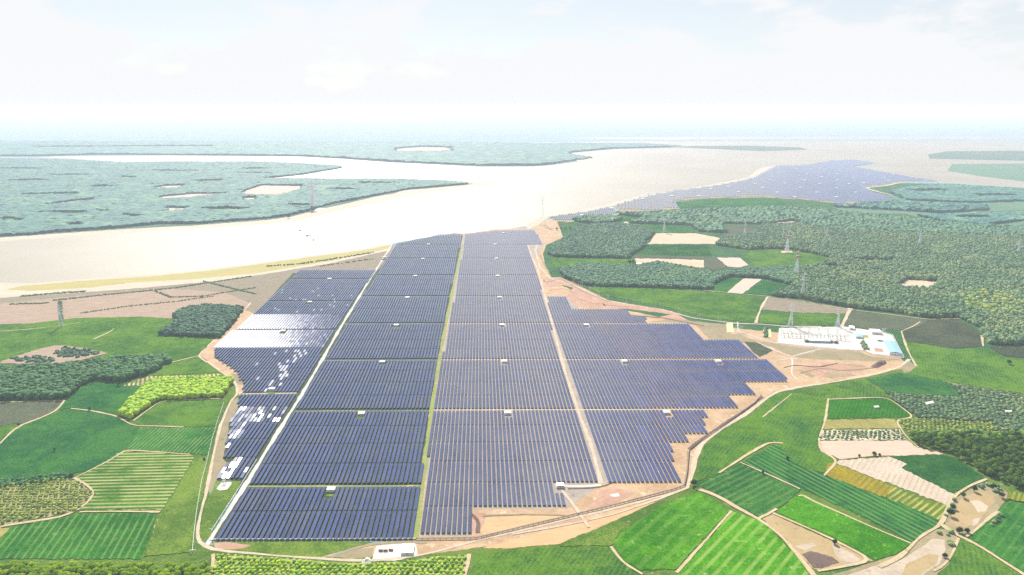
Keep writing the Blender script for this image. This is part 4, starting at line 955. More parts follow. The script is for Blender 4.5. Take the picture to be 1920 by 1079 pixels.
LONE = [(168, 770, .8, 'round dark tree on the path left of the bright grove'), (103, 846, .7, 'small dark bush in the large field at the left edge'), (1301, 911, 1.5, 'large dark tree at the corner of the right perimeter road'),
        (1476, 862, .8, 'round dark tree in the rowed green field'), (1430, 889, .7, 'small dark tree on the pale line between green fields'), (1639, 855, 1.0, 'dark round tree between the two pale fields'), (1649, 855, .6, 'small bush right of the round tree between pale fields'),
        (1611, 857, .6, 'small bush left of the round tree between pale fields'), (1891, 684, 1.5, 'dark tree alone at the right edge below the big wood'), (1798, 1000, 1.3, 'dark tree at the lower tip of the brown pond'), (1813, 1000, 1.0, 'light bush beside the dark tree at the pond tip'),
        (1565, 1021, 1.0, 'dark bush on the dyke of the dry pond'), (35, 799, .7, 'small tree on the tan path at the left edge'), (98, 897, .8, 'bush in the hedge above the orchard, left one'), (133, 896, .9, 'bush in the hedge above the orchard, right one'),
        (383, 863, .6, 'small dark bush beside the left perimeter road'), (541, 410, 2.4, 'lone dark tree on the sandy rim of the left spit'), (223, 724, 1.1, 'dark tree at the tip of the tan planted strip'), (1805, 934, 1.1, 'green bush at the upper bank of the brown pond'),
        (1826, 922, 1.2, 'green bush on the path side of the brown pond'), (1877, 934, 1.2, 'grey green bush at the upper right of the pond'), (1862, 918, 1.2, 'green tree beside the path end near the right wood'), (1781, 968, 1.3, 'dark tree on the left bank of the brown pond'),
        (1786, 955, 1.1, 'dark green tree on the left bank farther up the pond'), (1771, 1046, .9, 'small bush on the stream bank'), (1180, 496, 2.0, 'grey green tree left of the white farmhouse'), (1187, 494, 1.7, 'grey green tree touching the white farmhouse'),
        (1044, 432, 1.6, 'first dark tree of a short row on the bare mound'), (1052, 431, 1.6, 'second dark tree of the short row on the bare mound'), (1060, 431, 1.6, 'third dark tree of the short row on the bare mound'), (1069, 430, 1.7, 'last dark tree of the short row on the bare mound')]
for (px, py, s, lb) in LONE:
    x, y = P(px, py); plant('tree', V_lone, x, y, s, lb)

# ------------------------------------------------------------------ sun direction
SUN_EL, SUN_AZ = math.radians(40), math.radians(-13)           # azimuth measured from the view direction, towards the left
SUN = Vector((math.sin(SUN_AZ) * math.cos(SUN_EL), math.cos(SUN_AZ) * math.cos(SUN_EL), math.sin(SUN_EL)))

# ------------------------------------------------------------------ solar tables
VP = ((900 - 960) / F)
ROWD = Vector((VP * CP, 1.0)).normalized()                     # direction of the rows on the plain
ROWA = math.atan2(-ROWD.x, ROWD.y)                             # rotation about z
CROSS = Vector((1.0, .008))
PITCH_M, TW, ROLL0 = 5.74, 3.95, math.radians(-12)
O2 = Vector(P(783, 960))                                       # origin: on the green lane


def uv_of(x, y):
    d = Vector((x, y)) - O2
    det = CROSS.x * ROWD.y - CROSS.y * ROWD.x
    return ((d.x * ROWD.y - d.y * ROWD.x) / det, (CROSS.x * d.y - CROSS.y * d.x) / det)


def xy_of(u, v):
    q = O2 + CROSS * u + ROWD * v
    return q.x, q.y


STATIONS = [  # px, py, column, label
    (621, 921, 'B'), (678, 778, 'B'), (717, 681, 'B'), (743, 612, 'B'), (764, 560, 'B'), (779, 519.5, 'B'), (793, 487, 'B'), (803, 460, 'B'),
    (1050, 913, 'C'), (952, 777, 'C'), (945.5, 680, 'C'), (941, 611.5, 'C'), (936.5, 559.5, 'C'), (933, 519, 'C'), (931, 486.5, 'C'), (928.5, 460, 'C'), (944, 438.5, 'C'),
    (1240 + 10, 776, 'D'), (1171, 680, 'D'), (1347, 680, 'D'), (1099, 611.5, 'D'),
    (510, 732, 'A'), (531, 623, 'A'), (581, 568.5, 'A'), (618, 525, 'A'), (721, 484, 'A')]
ST_XY = [P(a, b) for a, b, _ in STATIONS]

POLY_A = [(406, 899), (455, 899), (479, 861), (501, 826), (521, 792), (540, 764), (555, 741), (559, 736), (600, 668), (640, 600), (675, 550), (704, 507), (562, 506.5), (546, 524), (500, 566), (477.5, 589), (440, 619), (402, 652), (402, 672),
          (421, 681), (436, 691), (449, 703), (456, 724), (459, 737.5), (451, 741), (446, 763), (450, 764), (430, 793), (435, 794), (427, 825), (427, 826), (419, 860), (436, 861)]
POLY_B = [(402, 1013), (774, 1013), (788, 913), (804, 772), (819, 676), (832, 608), (842, 557), (850, 517), (857, 486), (862, 459), (866, 440.5), (824, 440.5), (806, 445), (775, 451), (745, 457.5), (733, 474), (712, 508), (676, 562), (640, 624), (604, 684), (548, 779), (510, 838), (462, 916)]
POLY_C = [(786, 1003), (880, 1003), (884, 953), (1061, 953), (1056, 933), (1041, 930), (1038, 906), (1122, 906), (1100, 840), (1079, 771), (1056, 700), (1036, 625), (1018, 557), (1004, 505), (992, 470), (988, 459.8), (1017, 459), (1000, 428), (927, 433.5), (873, 439.5), (866, 480), (848, 580), (826, 690), (808, 810), (797, 910)]
POLY_D = [(1138, 906), (1276, 905), (1264, 870), (1253, 848), (1265, 848), (1256, 829), (1293, 829), (1286, 812), (1326, 812), (1318, 797), (1322, 796), (1316, 783), (1326, 783), (1318, 769.5), (1388, 766), (1362, 740.5), (1416, 740), (1394, 716.5), (1477, 714.5), (1438, 675.5), (1419, 673), (1389, 640.5), (1317, 639), (1290, 608.5),
          (1214, 607), (1208, 594), (1183, 593.5), (1174, 580.5), (1073, 580), (1063, 557.5), (1024, 557.5), (1043, 620), (1068, 700), (1095, 780), (1120, 850)]


def tb(t0, dt, k0, k1):
    return [t0 + dt * k for k in range(k0, k1 + 1)]


COLS = {
    'A': (POLY_A, tb(.0014306, .0000851, 0, 4) + tb(.001855, .0000877, 0, 16), {5, 11, 15, 19}, 480),
    'B': (POLY_B, tb(.001403, .0000875, -2, 32), {2, 6, 10, 14, 18, 22, 26, 30}, 660),
    'C': (POLY_C, [.001754 - .0000845 * k for k in range(6, 0, -1)] + tb(.001754, .0000875, 0, 29), {6, 10, 14, 18, 22, 26, 30}, 950),
    'D': (POLY_D, [.001754 - .0000845 * k for k in range(4, 0, -1)] + tb(.001756, .000087, 0, 13), {4, 8, 12}, 1200),
}
COLNAME = {'A': 'in the left strip beside the dirt road', 'B': 'between the concrete road and the green lane', 'C': 'between the green lane and the pale lane', 'D': 'right of the pale lane'}
ORD = ['frontmost', 'second', 'third', 'fourth', 'fifth', 'sixth', 'seventh', 'eighth', 'ninth', 'tenth', 'eleventh', 'twelfth']


def half_roll(px, py):
    """roll that lets a table pass the sun on towards where the drone hovers, at one table in a block"""
    x, y = P(px, py); v = Vector((-x, -y, CAM_H)).normalized(); h = (v + SUN).normalized()
    hx = h.x * math.cos(-ROWA) - h.y * math.sin(-ROWA)
    return math.atan2(hx, h.z)


GL_TOP, GL_LOW = half_roll(470, 622), half_roll(440, 800)
rg = random.Random(99)
tables = []                                                     # (distance, col, seg, u, pieces[(v0, v1, roll, pitch)])
for cname, (poly, tl, lanes, refx) in COLS.items():
    pw = [P(*q) for q in poly]
    us = [uv_of(*q)[0] for q in pw]
    u0 = math.ceil(min(us) / PITCH_M) - 1; u1 = math.floor(max(us) / PITCH_M) + 1
    vb = [uv_of(*P(refx, yT(t)))[1] for t in tl]
    slope_fix = 0.0
    for s in range(len(tl) - 1):
        va, vc = vb[s], vb[s + 1]
        ga = 5.5 if s in lanes else .8
        gb = 3.0 if (s + 1) in lanes else .8
        va += ga; vc -= gb
        n = 4
        dv = (vc - va) / n
        for i in range(u0, u1 + 1):
            u = (i + .5) * PITCH_M
            run = []
            for j in range(n):
                vm = va + dv * (j + .5)
                x, y = xy_of(u, vm)
                ok = bool(inside(pw, np.array([x]), np.array([y]))[0])
                if ok:
                    for (sx_, sy_) in ST_XY:
                        if abs(x - sx_) < 6.2 and -15 < y - sy_ < 6: ok = False
                if ok:
                    px, py = to_px(x, y, 1.5)
                    roll, pit = ROLL0 + rg.gauss(0, .006), rg.gauss(0, .004)
                    if cname == 'A':
                        f = rg.random()
                        if 590 < py < 652:
                            lim = (535 if py < 619 else 525)
                            fade = min(1.0, max(0.0, (px - lim) / 105.0))
                            fade = min(1.0, max(0.0, fade + rg.gauss(0, .13) * (fade > 0)))
                            if fade < .97: roll, pit = GL_TOP - .03 + (max(ROLL0, -.1) + .03 - GL_TOP) * fade ** 1.1, .05 * (1 - fade)
                        elif 793 > py > 764: 
                            if f < (.75 if px < 500 else .3): roll, pit = GL_LOW - .12 + rg.gauss(0, .045), .04
                        elif 793 <= py < 826:
                            if px < 452 + (820 - py) * .25: roll, pit = GL_LOW - .12 + rg.gauss(0, .045), .04
                            elif f < .04: roll, pit = GL_LOW - .12 + rg.gauss(0, .045), .04
                        elif 861 < py < 899:
                            lx = 406 + (899 - py) * .79
                            if px < lx + 19 or (px > lx + 41 and f < .6): roll, pit = GL_LOW - .12 + rg.gauss(0, .045), .04
                        elif 826 <= py < 861:
                            if f < .07: roll, pit = GL_LOW - .12 + rg.gauss(0, .045), .04
                        elif 652 < py < 738:
                            if px > 470 and f < .03 + (.3 if abs(px - 540 + (py - 690) * .8) < 14 else 0): roll, pit = GL_TOP - .12, .04
                        elif 540 < py < 590:
                            if f < .05: roll, pit = GL_TOP - .12, .04
                    run.append((va + dv * j, va + dv * (j + 1), roll, pit))
                else:
                    if run: tables.append((cname, s, u, run)); run = []
            if run: tables.append((cname, s, u, run))


def panel_piece(v0, v1, roll, pit, hc, tv, V, Fq, Mi, T, UV):
    """one tilted bench of modules: top glass, dark underside; local x across, y along"""
    b = len(V)
    c, s_ = math.cos(roll), math.sin(roll); L = v1 - v0; ym = (v0 + v1) / 2
    for dz in (0.0, .07):
        for (a, q) in ((-1, 0), (1, 0), (1, 1), (-1, 1)):
            xx = a * TW / 2; y = v0 + q * L
            V.append((xx * c + s_ * dz, y, hc - xx * s_ - (y - ym) * -pit + dz))
            T.append(tv)
    for qi, q in enumerate(((3, 2, 1, 0), (4, 5, 6, 7), (0, 1, 5, 4), (1, 2, 6, 5), (2, 3, 7, 6), (3, 0, 4, 7))):
        Fq.append([b + k for k in q]); Mi.append((3 if roll > -.11 else 0) if qi == 1 else 1)
        UV += [(-TW / 2, v0), (TW / 2, v0), (TW / 2, v1), (-TW / 2, v1)]


def legs(mb, run, hc):
    for (a, b, roll, pit) in run:
        tn_ = math.tan(roll)
        for v in (a + (b - a) * .25, a + (b - a) * .75):
            zo = hc + (v - (a + b) / 2) * pit - .16
            for x_ in (-.9, .9): mb.bar((x_, v, -.35), (x_, v, zo - x_ * tn_), .16)
            mb.bar((-TW / 2 + .2, v, zo + (TW / 2 - .2) * tn_), (TW / 2 - .2, v, zo - (TW / 2 - .2) * tn_), .1)
    mb.bar((0, run[0][0] + .3, hc - .5), (0, run[-1][1] - .3, hc - .5), .1)
    for (a, b, roll, pit) in run:
        for v in (a + (b - a) * .25, a + (b - a) * .75): mb.bar((-.9, v, hc - .5), (.9, v, hc - .5), .08)


HC = 1.55
order = sorted(range(len(tables)), key=lambda i: (lambda t: (lambda p0, p1: -math.hypot(p0[0] - p1[0], p0[1] - p1[1]))(to_px(*xy_of(t[2], t[3][0][0])), to_px(*xy_of(t[2], t[3][-1][1]))))(tables[i]))
near_ids = set(order[:300])
SV, SF, SM, ST_, SUV, SD = [], [], [], [], [], []
leg_mb = MB()
cols_seg = {}
tier = {c: 0 for c in COLS}
for idx, (cname, s, u, run) in enumerate(tables):
    v0, v1 = run[0][0], run[-1][1]
    vm = (v0 + v1) / 2; x, y = xy_of(u, vm)
    loc = [(a - vm, b - vm, r_, p_) for a, b, r_, p_ in run]
    tv = rg.random()
    pxm = to_px(x, y)[0]
    grey_mix = {'A': .05, 'B': .1 + .25 * max(0, (pxm - 640) / 200), 'C': .65, 'D': max(.1, .6 - (pxm - 1050) / 500)}[cname] + rg.uniform(-.08, .08)
    grey_mix = max(0.0, min(1.0, grey_mix))
    if idx in near_ids:
        V, Fq, Mi, T, UV = [], [], [], [], []
        shining = sum(1 for q in loc if q[2] > -.02)
        for q in loc: panel_piece(q[0], q[1], q[2], q[3], HC, tv, V, Fq, Mi, T, UV)
        me = bpy.data.meshes.new('panel_surface'); me.from_pydata(V, [], Fq)
        me.polygons.foreach_set('material_index', np.array(Mi, dtype=np.int32)); me.update()
        at = me.attributes.new('tint', 'FLOAT', 'POINT'); at.data.foreach_set('value', np.array(T, dtype=np.float32))
        at = me.attributes.new('grey_mix', 'FLOAT', 'POINT'); at.data.foreach_set('value', np.full(len(V), grey_mix, dtype=np.float32))
        ul = me.uv_layers.new(name='UVMap'); ul.data.foreach_set('uv', np.array(UV, dtype=np.float32).ravel())
        nm = ORD[s] if s < len(ORD) else 'far'
        lb = 'blue solar table in the %s tier, %s' % (nm, COLNAME[cname])
        gp = 'solar tables, %s tier %s' % (nm, COLNAME[cname])
        if shining == len(loc):
            lb = 'white gleaming solar table, %s tier %s' % (nm, COLNAME[cname]); gp = 'gleaming ' + gp
        elif shining:
            lb = 'part gleaming solar table, %s tier %s' % (nm, COLNAME[cname]); gp = 'part gleaming ' + gp
        e = empty('solar_table', (x, y, .3), ROWA, lb, 'solar table', gp)
        link('panel_surface', me, [M['panel'], M['panel_back'], M['steel'], M['panel_frost']], e)
        mb = MB(); legs(mb, loc, HC); mb.build('support_frame', M['steel'], e)
    else:
        V, T = [], []
        b0 = len(SV)
        Fq, Mi, UV = [], [], []
        for q in loc: panel_piece(q[0], q[1], q[2], q[3], HC, tv, V, Fq, Mi, T, UV)
        ca, sa = math.cos(ROWA), math.sin(ROWA)
        SV += [(x + a * ca - b * sa, y + a * sa + b * ca, c + .3) for a, b, c in V]
        SF += [[b0 + k for k in q] for q in Fq]; SM += Mi; ST_ += T; SUV += UV; SD += [grey_mix] * len(V)
        if y < 1800:
            v = loc[0][0] + 2
            while v < loc[-1][1]:
                bx, by = x - v * sa, y + v * ca
                b1 = len(SV)
                w = .12
                for (dx, dy, dz) in ((-w, -w, 0), (w, -w, 0), (w, w, 0), (-w, w, 0), (-w, -w, HC), (w, -w, HC), (w, w, HC), (-w, w, HC)):
                    SV.append((bx + dx, by + dy, dz + .2)); ST_.append(.5); SD.append(0)
                for q in ((0, 1, 5, 4), (1, 2, 6, 5), (2, 3, 7, 6), (3, 0, 4, 7)):
                    SF.append([b1 + k for k in q]); SM.append(2); SUV += [(0, 0)] * 4
                v += 12

# the far arrays on the peninsula: tables seen as fine rows
FAR = [[(1030, 408), (1098, 399), (1142, 390), (1155, 400), (1150, 403), (1074, 416), (1045, 416)],
       [(1152, 388), (1205, 372), (1267, 359), (1332, 352), (1400, 340), (1420, 333), (1459, 312), (1515, 311), (1562, 302.5), (1604, 300.5), (1640, 307), (1600, 313), (1645, 322), (1708, 333), (1760, 341), (1690, 341), (1655, 348), (1619, 352), (1640, 362), (1680, 371), (1655, 380), (1577, 383), (1491, 373), (1420, 369), (1380, 370), (1261, 377), (1275, 392), (1237, 395), (1180, 398), (1165, 398)]]
FR, FA = Vector((.17, 1)).normalized(), None
for gi, poly in enumerate(FAR):
    pw = [P(*q) for q in poly]
    pit_f, wid, lng = (9.0, 5.6, 45.0) if gi == 0 else (15.0, 8.4, 90.0)
    rd = FR; cr = Vector((rd.y, -rd.x))
    ps = [(q[0] * cr.x + q[1] * cr.y, q[0] * rd.x + q[1] * rd.y) for q in pw]
    cs = np.arange(min(a for a, b in ps), max(a for a, b in ps), pit_f); ls = np.arange(min(b for a, b in ps), max(b for a, b in ps), lng)
    CC, LL = np.meshgrid(cs, ls); CC = CC.ravel(); LL = LL.ravel()
    X = CC * cr.x + LL * rd.x; Y = CC * cr.y + LL * rd.y
    k = inside(pw, X, Y)
    for c, l in zip(CC[k], LL[k]):
        b = len(SV); tv = rg.random()
        h = wid / 2 * .22
        for dz in (0, .1):
            for (a, q, z) in ((-1, 0, -h), (1, 0, h), (1, 1, h), (-1, 1, -h)):
                cc, l2 = c + a * wid / 2, l + q * (lng - 3)
                SV.append((cc * cr.x + l2 * rd.x, cc * cr.y + l2 * rd.y, 2.2 + z + dz)); ST_.append(tv); SD.append(0)
        for qi, q in enumerate(((3, 2, 1, 0), (4, 5, 6, 7), (0, 1, 5, 4), (1, 2, 6, 5), (2, 3, 7, 6), (3, 0, 4, 7))):
            SF.append([b + kk for kk in q]); SM.append(0 if qi == 1 else 1); SUV += [(0, 0), (wid, 0), (wid, lng), (0, lng)]
me = mesh_np('solar_array', SV, np.array([i for f in SF for i in f]), np.full(len(SF), 4), mat_idx=SM, tint=ST_, uv=SUV)
at = me.attributes.new('grey_mix', 'FLOAT', 'POINT'); at.data.foreach_set('value', np.array(SD, dtype=np.float32))
tag(link('solar_array', me, [M['panel'], M['panel_back'], M['steel'], M['panel_frost']]), 'the many farther rows of blue solar tables seen as a mass', 'solar array', None, 'stuff')
sheet('bare_soil', FAR[1], M['olive_soil'], 2.8, label='dull earth under the far arrays on the peninsula', cat='ground', amp=.3)
sheet('bare_soil', FAR[0], M['olive_soil'], 2.8, label='dull earth under the nearest of the far arrays', cat='ground', amp=.3)


# ------------------------------------------------------------------ inverter cabins
def cabin_meshes(w, d, h):
    base = MB().box(-w / 2 - .5, w / 2 + .5, -d / 2 - .5, d / 2 + .5, -.3, .8).mesh('base')
    wall = MB().box(-w / 2, w / 2, -d / 2, d / 2, .8, h).mesh('wall')
    roof = MB().box(-w / 2 - .5, w / 2 + .5, -d / 2 - .5, d / 2 + .5, h, h + .3).box(-w / 2, w / 2, -.4, .4, h + .3, h + .5).mesh('roof')
    door = MB().box(-.9, .9, -d / 2 - .06, -d / 2, .85, h - .5).mesh('door')
    vent = MB().box(w * .25, w * .42, -d / 2 - .05, -d / 2, 1.4, h - .9).mesh('vent')
    step = MB().box(-1, 1, -d / 2 - 1.7, -d / 2 - .5, -.2, .4).mesh('step')
    for me, mm in ((base, 'concrete_block'), (wall, 'white_wall'), (roof, 'white_roof'), (door, 'door'), (vent, 'dark_glass'), (step, 'concrete_block')): me.materials.append(M[mm])
    return [('base', base), ('wall', wall), ('roof', roof), ('door', door), ('vent', vent), ('step', step)]


CB = cabin_meshes(8.6, 6.0, 3.3)
cnt = {}
COLC = {'A': 'in the left strip of tables', 'B': 'between concrete road and green lane', 'C': 'between green lane and pale lane', 'D': 'right of the pale lane'}
for (px, py, c) in STATIONS:
    k = cnt.get(c, 0); cnt[c] = k + 1
    x, y = P(px, py)
    nm = ['nearest', 'second nearest', 'third nearest', 'fourth nearest', 'fifth nearest', 'sixth nearest', 'seventh nearest', 'eighth nearest', 'farthest'][k]
    if c == 'D' : nm = ['nearest', 'left one of the middle pair', 'right one of the middle pair', 'farthest'][k]
    if c == 'A' and k == 4: lb = 'white inverter cabin outside the top left corner of the tables'
    else: lb = 'white inverter cabin %s, %s' % (COLC[c], nm)
    e = empty('inverter_cabin', (x, y, .3), 0, lb, 'cabin', 'white inverter cabins among the tables')
    for n_, me in CB: link(n_, me, None, e)
    if c in 'BA':
        gpoly = [(px - 7, py + 2), (px + 7, py + 2), (px + 5, py + 11 * (py - 200) / 700), (px - 10 * (py - 200) / 700, py + 11 * (py - 200) / 700)]
        sheet('grass_verge', gpoly, M['grass'] if py > 600 else M['farm_grass_shaded'], 5, label='grass plot in front of a white inverter cabin', cat='grass', kind='stuff', group='grass plots at the cabins', amp=.3)
FARDOTS = [(1445, 312), (1495, 317.5), (1448, 332), (1444, 338), (1471, 345), (1498, 330), (1507, 339), (1513, 327), (1540, 333), (1537, 346), (1548, 306), (1570, 309), (1570, 317), (1570, 327), (1570, 339), (1569, 354), (1592, 346), (1598, 321), (1593, 306), (1605, 319), (1600, 334), (1619, 344), (1627, 328), (1659, 334), (1665, 341), (1675, 328),
           (1457, 362), (1430, 353), (1500, 353), (1532, 362), (1605, 362), (1568, 371), (1490, 371), (1635, 382), (1710, 333.5), (1735, 341), (1260, 369), (1310, 369), (1333, 356), (1367, 351), (1385, 361), (1460, 325), (1520, 318), (1545, 320), (1416, 346), (1146, 392), (1205, 374), (1092, 405)]
FB = cabin_meshes(17, 14, 3.6)
for (px, py) in FARDOTS:
    x, y = P(px, py)
    e = empty('inverter_cabin', (x, y, .5), 0, 'tiny white inverter cabin among the far arrays on the peninsula', 'cabin', 'white cabins on the far peninsula')
    for n_, me in FB[1:3]: link(n_, me, None, e)


# ------------------------------------------------------------------ pylons
def pylon(px, by, ty, label, style='steel', arms=3, rz=None, group=None):
    x, y = P(px, by); dist = math.hypot(x, y)
    H = (by - ty) / ppm(by) * 1.03
    w = (.22 + dist * .00016) * (4.5 if px == 588 else .5 if px == 115 else .6 if px == 1017 else 1.0)
    e = empty('pylon', (x, y, .3), R.uniform(-.5, .5) if rz is None else rz, label, 'pylon', group)
    bh, wh, th = H * .085, H * .018, H * .62
    def hw(z): return bh + (wh - bh) * min(1, z / th)
    low, up = MB(), MB()
    lv = [0, .14, .27, .38, .48, .56, .62, .69, .76, .83, .9, 1.0]
    lv = [a * H for a in lv]
    for i in range(len(lv) - 1):
        z0, z1 = lv[i], lv[i + 1]
        mb, mi = (low, 0) if lv[i] < th * .99 else (up, i % 2)
        a, b = hw(z0), hw(z1) if i < len(lv) - 2 else .15
        c0 = [(-a, -a, z0), (a, -a, z0), (a, a, z0), (-a, a, z0)]; c1 = [(-b, -b, z1), (b, -b, z1), (b, b, z1), (-b, b, z1)]
        for k in range(4):
            mb.bar(c0[k], c1[k], w * 1.25, mi); j = (k + 1) % 4
            mb.bar(c0[k], c1[j], w * .7, mi); mb.bar(c0[j], c1[k], w * .7, mi); mb.bar(c1[k], c1[j], w * .7, mi)
    sm = M['tower_steel']; wm = M['tower_white'] if style != 'steel' else sm
    low.build('lower_lattice', wm, e)
    up.build('upper_lattice', [wm, M['tower_red'] if style == 'red' else wm], e)
    for k in range(arms):
        z = H * (.68 + .11 * k); L = H * (.17 - .025 * k)
        mb = MB()
        for sg in (-1, 1):
            mb.bar((0, -wh, z), (sg * L, 0, z), w * .9); mb.bar((0, wh, z), (sg * L, 0, z), w * .9); mb.bar((0, 0, z + H * .03), (sg * L, 0, z), w * .8)
            mb.bar((sg * L * .5, -wh * .5, z), (sg * L * .5, wh * .5, z + H * .015), w * .6)
        ar = mb.build('crossarm', M['tower_red'] if style == 'red' and k != 1 else sm, e)
        for sg in (-1, 1):
            MB().cyl(sg * L, 0, z - H * .04, z, w * .6, w * .6, 6).build('insulator', M['porcelain'], ar)
    mb = MB()
    for (i, j) in ((-1, -1), (1, -1), (1, 1), (-1, 1)): mb.box(i * bh - 1, i * bh + 1, j * bh - 1, j * bh + 1, -.5, .7)
    mb.build('footing', M['concrete_block'], e)


PY = [(588, 391, 341, 'tall white river pylon standing on the left spit', 'white'), (1017, 421, 367, 'tall faint river pylon at the far end of the farm', 'white'), (1245, 436, 409, 'grey pylon behind the beige bare field', 'steel'),
      (1396, 441, 415, 'faint thin pylon on the dull field between far woods', 'steel'), (1468, 447, 424, 'grey pylon just behind the red topped one among the woods', 'steel'), (1475, 474, 435, 'red and white pylon on a pale pad, farther of two in the green clearing', 'red'),
      (1492, 517, 470, 'red and white pylon at the near edge of the green clearing', 'red'), (1504, 557, 511, 'grey pylon at the wood edge above the farm roads', 'steel'), (1482, 611, 567, 'grey pylon beside the substation, left of two', 'steel'),
      (1570, 613, 577, 'grey pylon beside the substation, right of two', 'steel'), (1549, 450, 426, 'faint pylon in the big wood, leftmost of three', 'steel'), (1723, 462, 433, 'faint pylon in the big wood, middle of three', 'steel'), (1908, 478, 451, 'faint pylon in the big wood at the right edge', 'steel'),
      (115, 612, 569, 'pale pylon at the edge of the wide green field on the left', 'steel'), (140, 356, 339, 'faint pylon on the left spit, middle of three', 'steel'), (218, 357, 341, 'faint pylon on the left spit, right of three', 'steel'), (390, 364, 351, 'small faint pylon beside a pale clearing on the spit', 'steel'), (8, 347, 334, 'faint pylon on the left spit at the left edge', 'steel')]
for a in PY: pylon(*a)
sheet('bare_soil', [(576, 393), (600, 390), (612, 391), (600, 395), (582, 396)], M['gravel'], 5, label='white pad under the river pylon on the spit', cat='ground', amp=.3)
sheet('bare_soil', [(1464, 472), (1484, 472), (1487, 475), (1466, 476)], M['c_beige'], 25, label='pale pad under the farther red topped pylon', cat='ground', amp=.3)

# utility poles along the dirt track
def pole_mesh(hh):
    pm = MB().cyl(0, 0, -.3, hh, .35, .25, 7).mesh('pole'); pm.materials.append(M['white_wall'])
    am = MB().box(-1.9, 1.9, -.15, .15, hh - 1.3, hh - 1.0).bar((-1.2, 0, hh - 1.2), (0, 0, hh - 2.6), .15).bar((1.2, 0, hh - 1.2), (0, 0, hh - 2.6), .15).mesh('crossarm'); am.materials.append(M['steel'])
    im = MB().cyl(-1.7, 0, hh - 1.0, hh - .4, .14, .14, 6).cyl(1.7, 0, hh - 1.0, hh - .4, .14, .14, 6).mesh('insulators'); im.materials.append(M['porcelain'])
    return pm, am, im
pm, am, im = pole_mesh(11.5)
for (px, py) in [(1060, 521), (1064, 523), (1074, 531), (1077, 530), (1085, 536), (1089, 537), (1092, 538), (1104, 546), (1107, 547), (1120, 554), (1124, 555), (1138, 562), (1141, 563), (1175, 569), (1205, 570), (1238, 577), (1243, 578), (1272, 587), (1277, 588), (1308, 598), (1312, 599), (1346, 605), (1350, 606)]:
    x, y = P(px, py)
    e = empty('utility_pole', (x, y, .2), R.uniform(-.2, .2), 'pale utility pole in the line along the dirt track above the right tables', 'pole', 'utility poles along the dirt track')
    link('pole', pm, None, e); a = link('crossarm', am, None, e); link('insulator', im, None, a)


def hframe(px, py, label, span=9, h=12):
    x, y = P(px, py); e = empty('line_gantry', (x, y, .2), 0, label, 'gantry')
    for s in (-1, 1): MB().cyl(s * span / 2, 0, -.3, h, .35, .28, 7).build('post', M['white_wall'], e)
    MB().box(-span / 2 - 1.5, span / 2 + 1.5, -.25, .25, h - 1.6, h - 1.1).bar((-span / 2, 0, h * .5), (span / 2, 0, h - 1.6), .2).bar((span / 2, 0, h * .5), (-span / 2, 0, h - 1.6), .2).build('beam', M['steel'], e)
    for k in (-1, 0, 1): MB().cyl(k * span * .4, 0, h - 2.6, h - 1.6, .2, .2, 6).build('insulator', M['porcelain'], e)


hframe(1381, 624, 'pale line gantry at the bend of the concrete drain, left post pair', 5, 15)
hframe(1389, 623, 'pale line gantry at the bend of the concrete drain, right post pair', 5, 14)
hframe(1656, 627, 'thin double pole behind the white long building', 5, 13)

# ------------------------------------------------------------------ substation
YARD = [(1461, 616), (1545, 614), (1586, 613), (1600, 616), (1650, 622), (1672, 629), (1694, 671), (1634, 664), (1619, 658), (1539, 652), (1458, 644)]
sheet('yard', YARD, M['gravel'], 3, label='white gravel yard of the substation', cat='yard')
sheet('bare_soil', [(1362, 607), (1374, 606), (1376, 624), (1363, 624)], soil('pale_clay', (.55, .47, .25), (.6, .53, .3), None), 3, label='pale yellow settling basin left of the substation, left of two', cat='ground', amp=.3)
sheet('bare_soil', [(1431, 617), (1445, 618), (1447, 633), (1432, 632)], soil('pale_clay2', (.45, .46, .24), (.5, .5, .28), None), 3, label='pale green settling basin beside the substation, right of two', cat='ground', amp=.3)
sheet('bare_soil', [(1616, 629), (1627, 629), (1629, 634), (1618, 634)], M['lane_green'], 4, label='small yellow green lawn in the substation yard', cat='ground', amp=.2)
sheet('bare_soil', [(1639, 653), (1654, 655), (1657, 661), (1641, 660)], M['soil_red'], 4, label='brown courtyard patch beside the blue roofed hall', cat='ground', amp=.2)


def gantry(px, py, span, h, label, rz=0.0):
    x, y = P(px, py); e = empty('busbar_gantry', (x, y, .4), rz, label, 'gantry', 'busbar gantries in the substation')
    for s in (-1, 1):
        mb = MB(); q = s * span / 2
        for (i, j) in ((-1, -1), (1, -1), (1, 1), (-1, 1)): mb.bar((q + i * .7, j * .7, 0), (q + i * .35, j * .35, h), .2)
        for k in range(5): mb.bar((q - .6, -.6, k * h / 5), (q + .6, .6, (k + 1) * h / 5), .14)
        mb.build('column', M['tower_steel'], e)
    mb = MB()
    for z in (h - 1.2, h): mb.bar((-span / 2, -.4, z), (span / 2, -.4, z), .18); mb.bar((-span / 2, .4, z), (span / 2, .4, z), .18)
    k = -span / 2; f = 1
    while k < span / 2 - 1: mb.bar((k, 0, h - 1.2 if f else h), (k + 2, 0, h if f else h - 1.2), .14); k += 2; f = 1 - f
    b = mb.build('beam', M['tower_steel'], e)
    for k in range(6):
        q = -span / 2 + span * (k + .5) / 6
        MB().cyl(q, 0, h - 2.6, h - 1.2, .18, .18, 6).build('insulator', M['porcelain'], b)


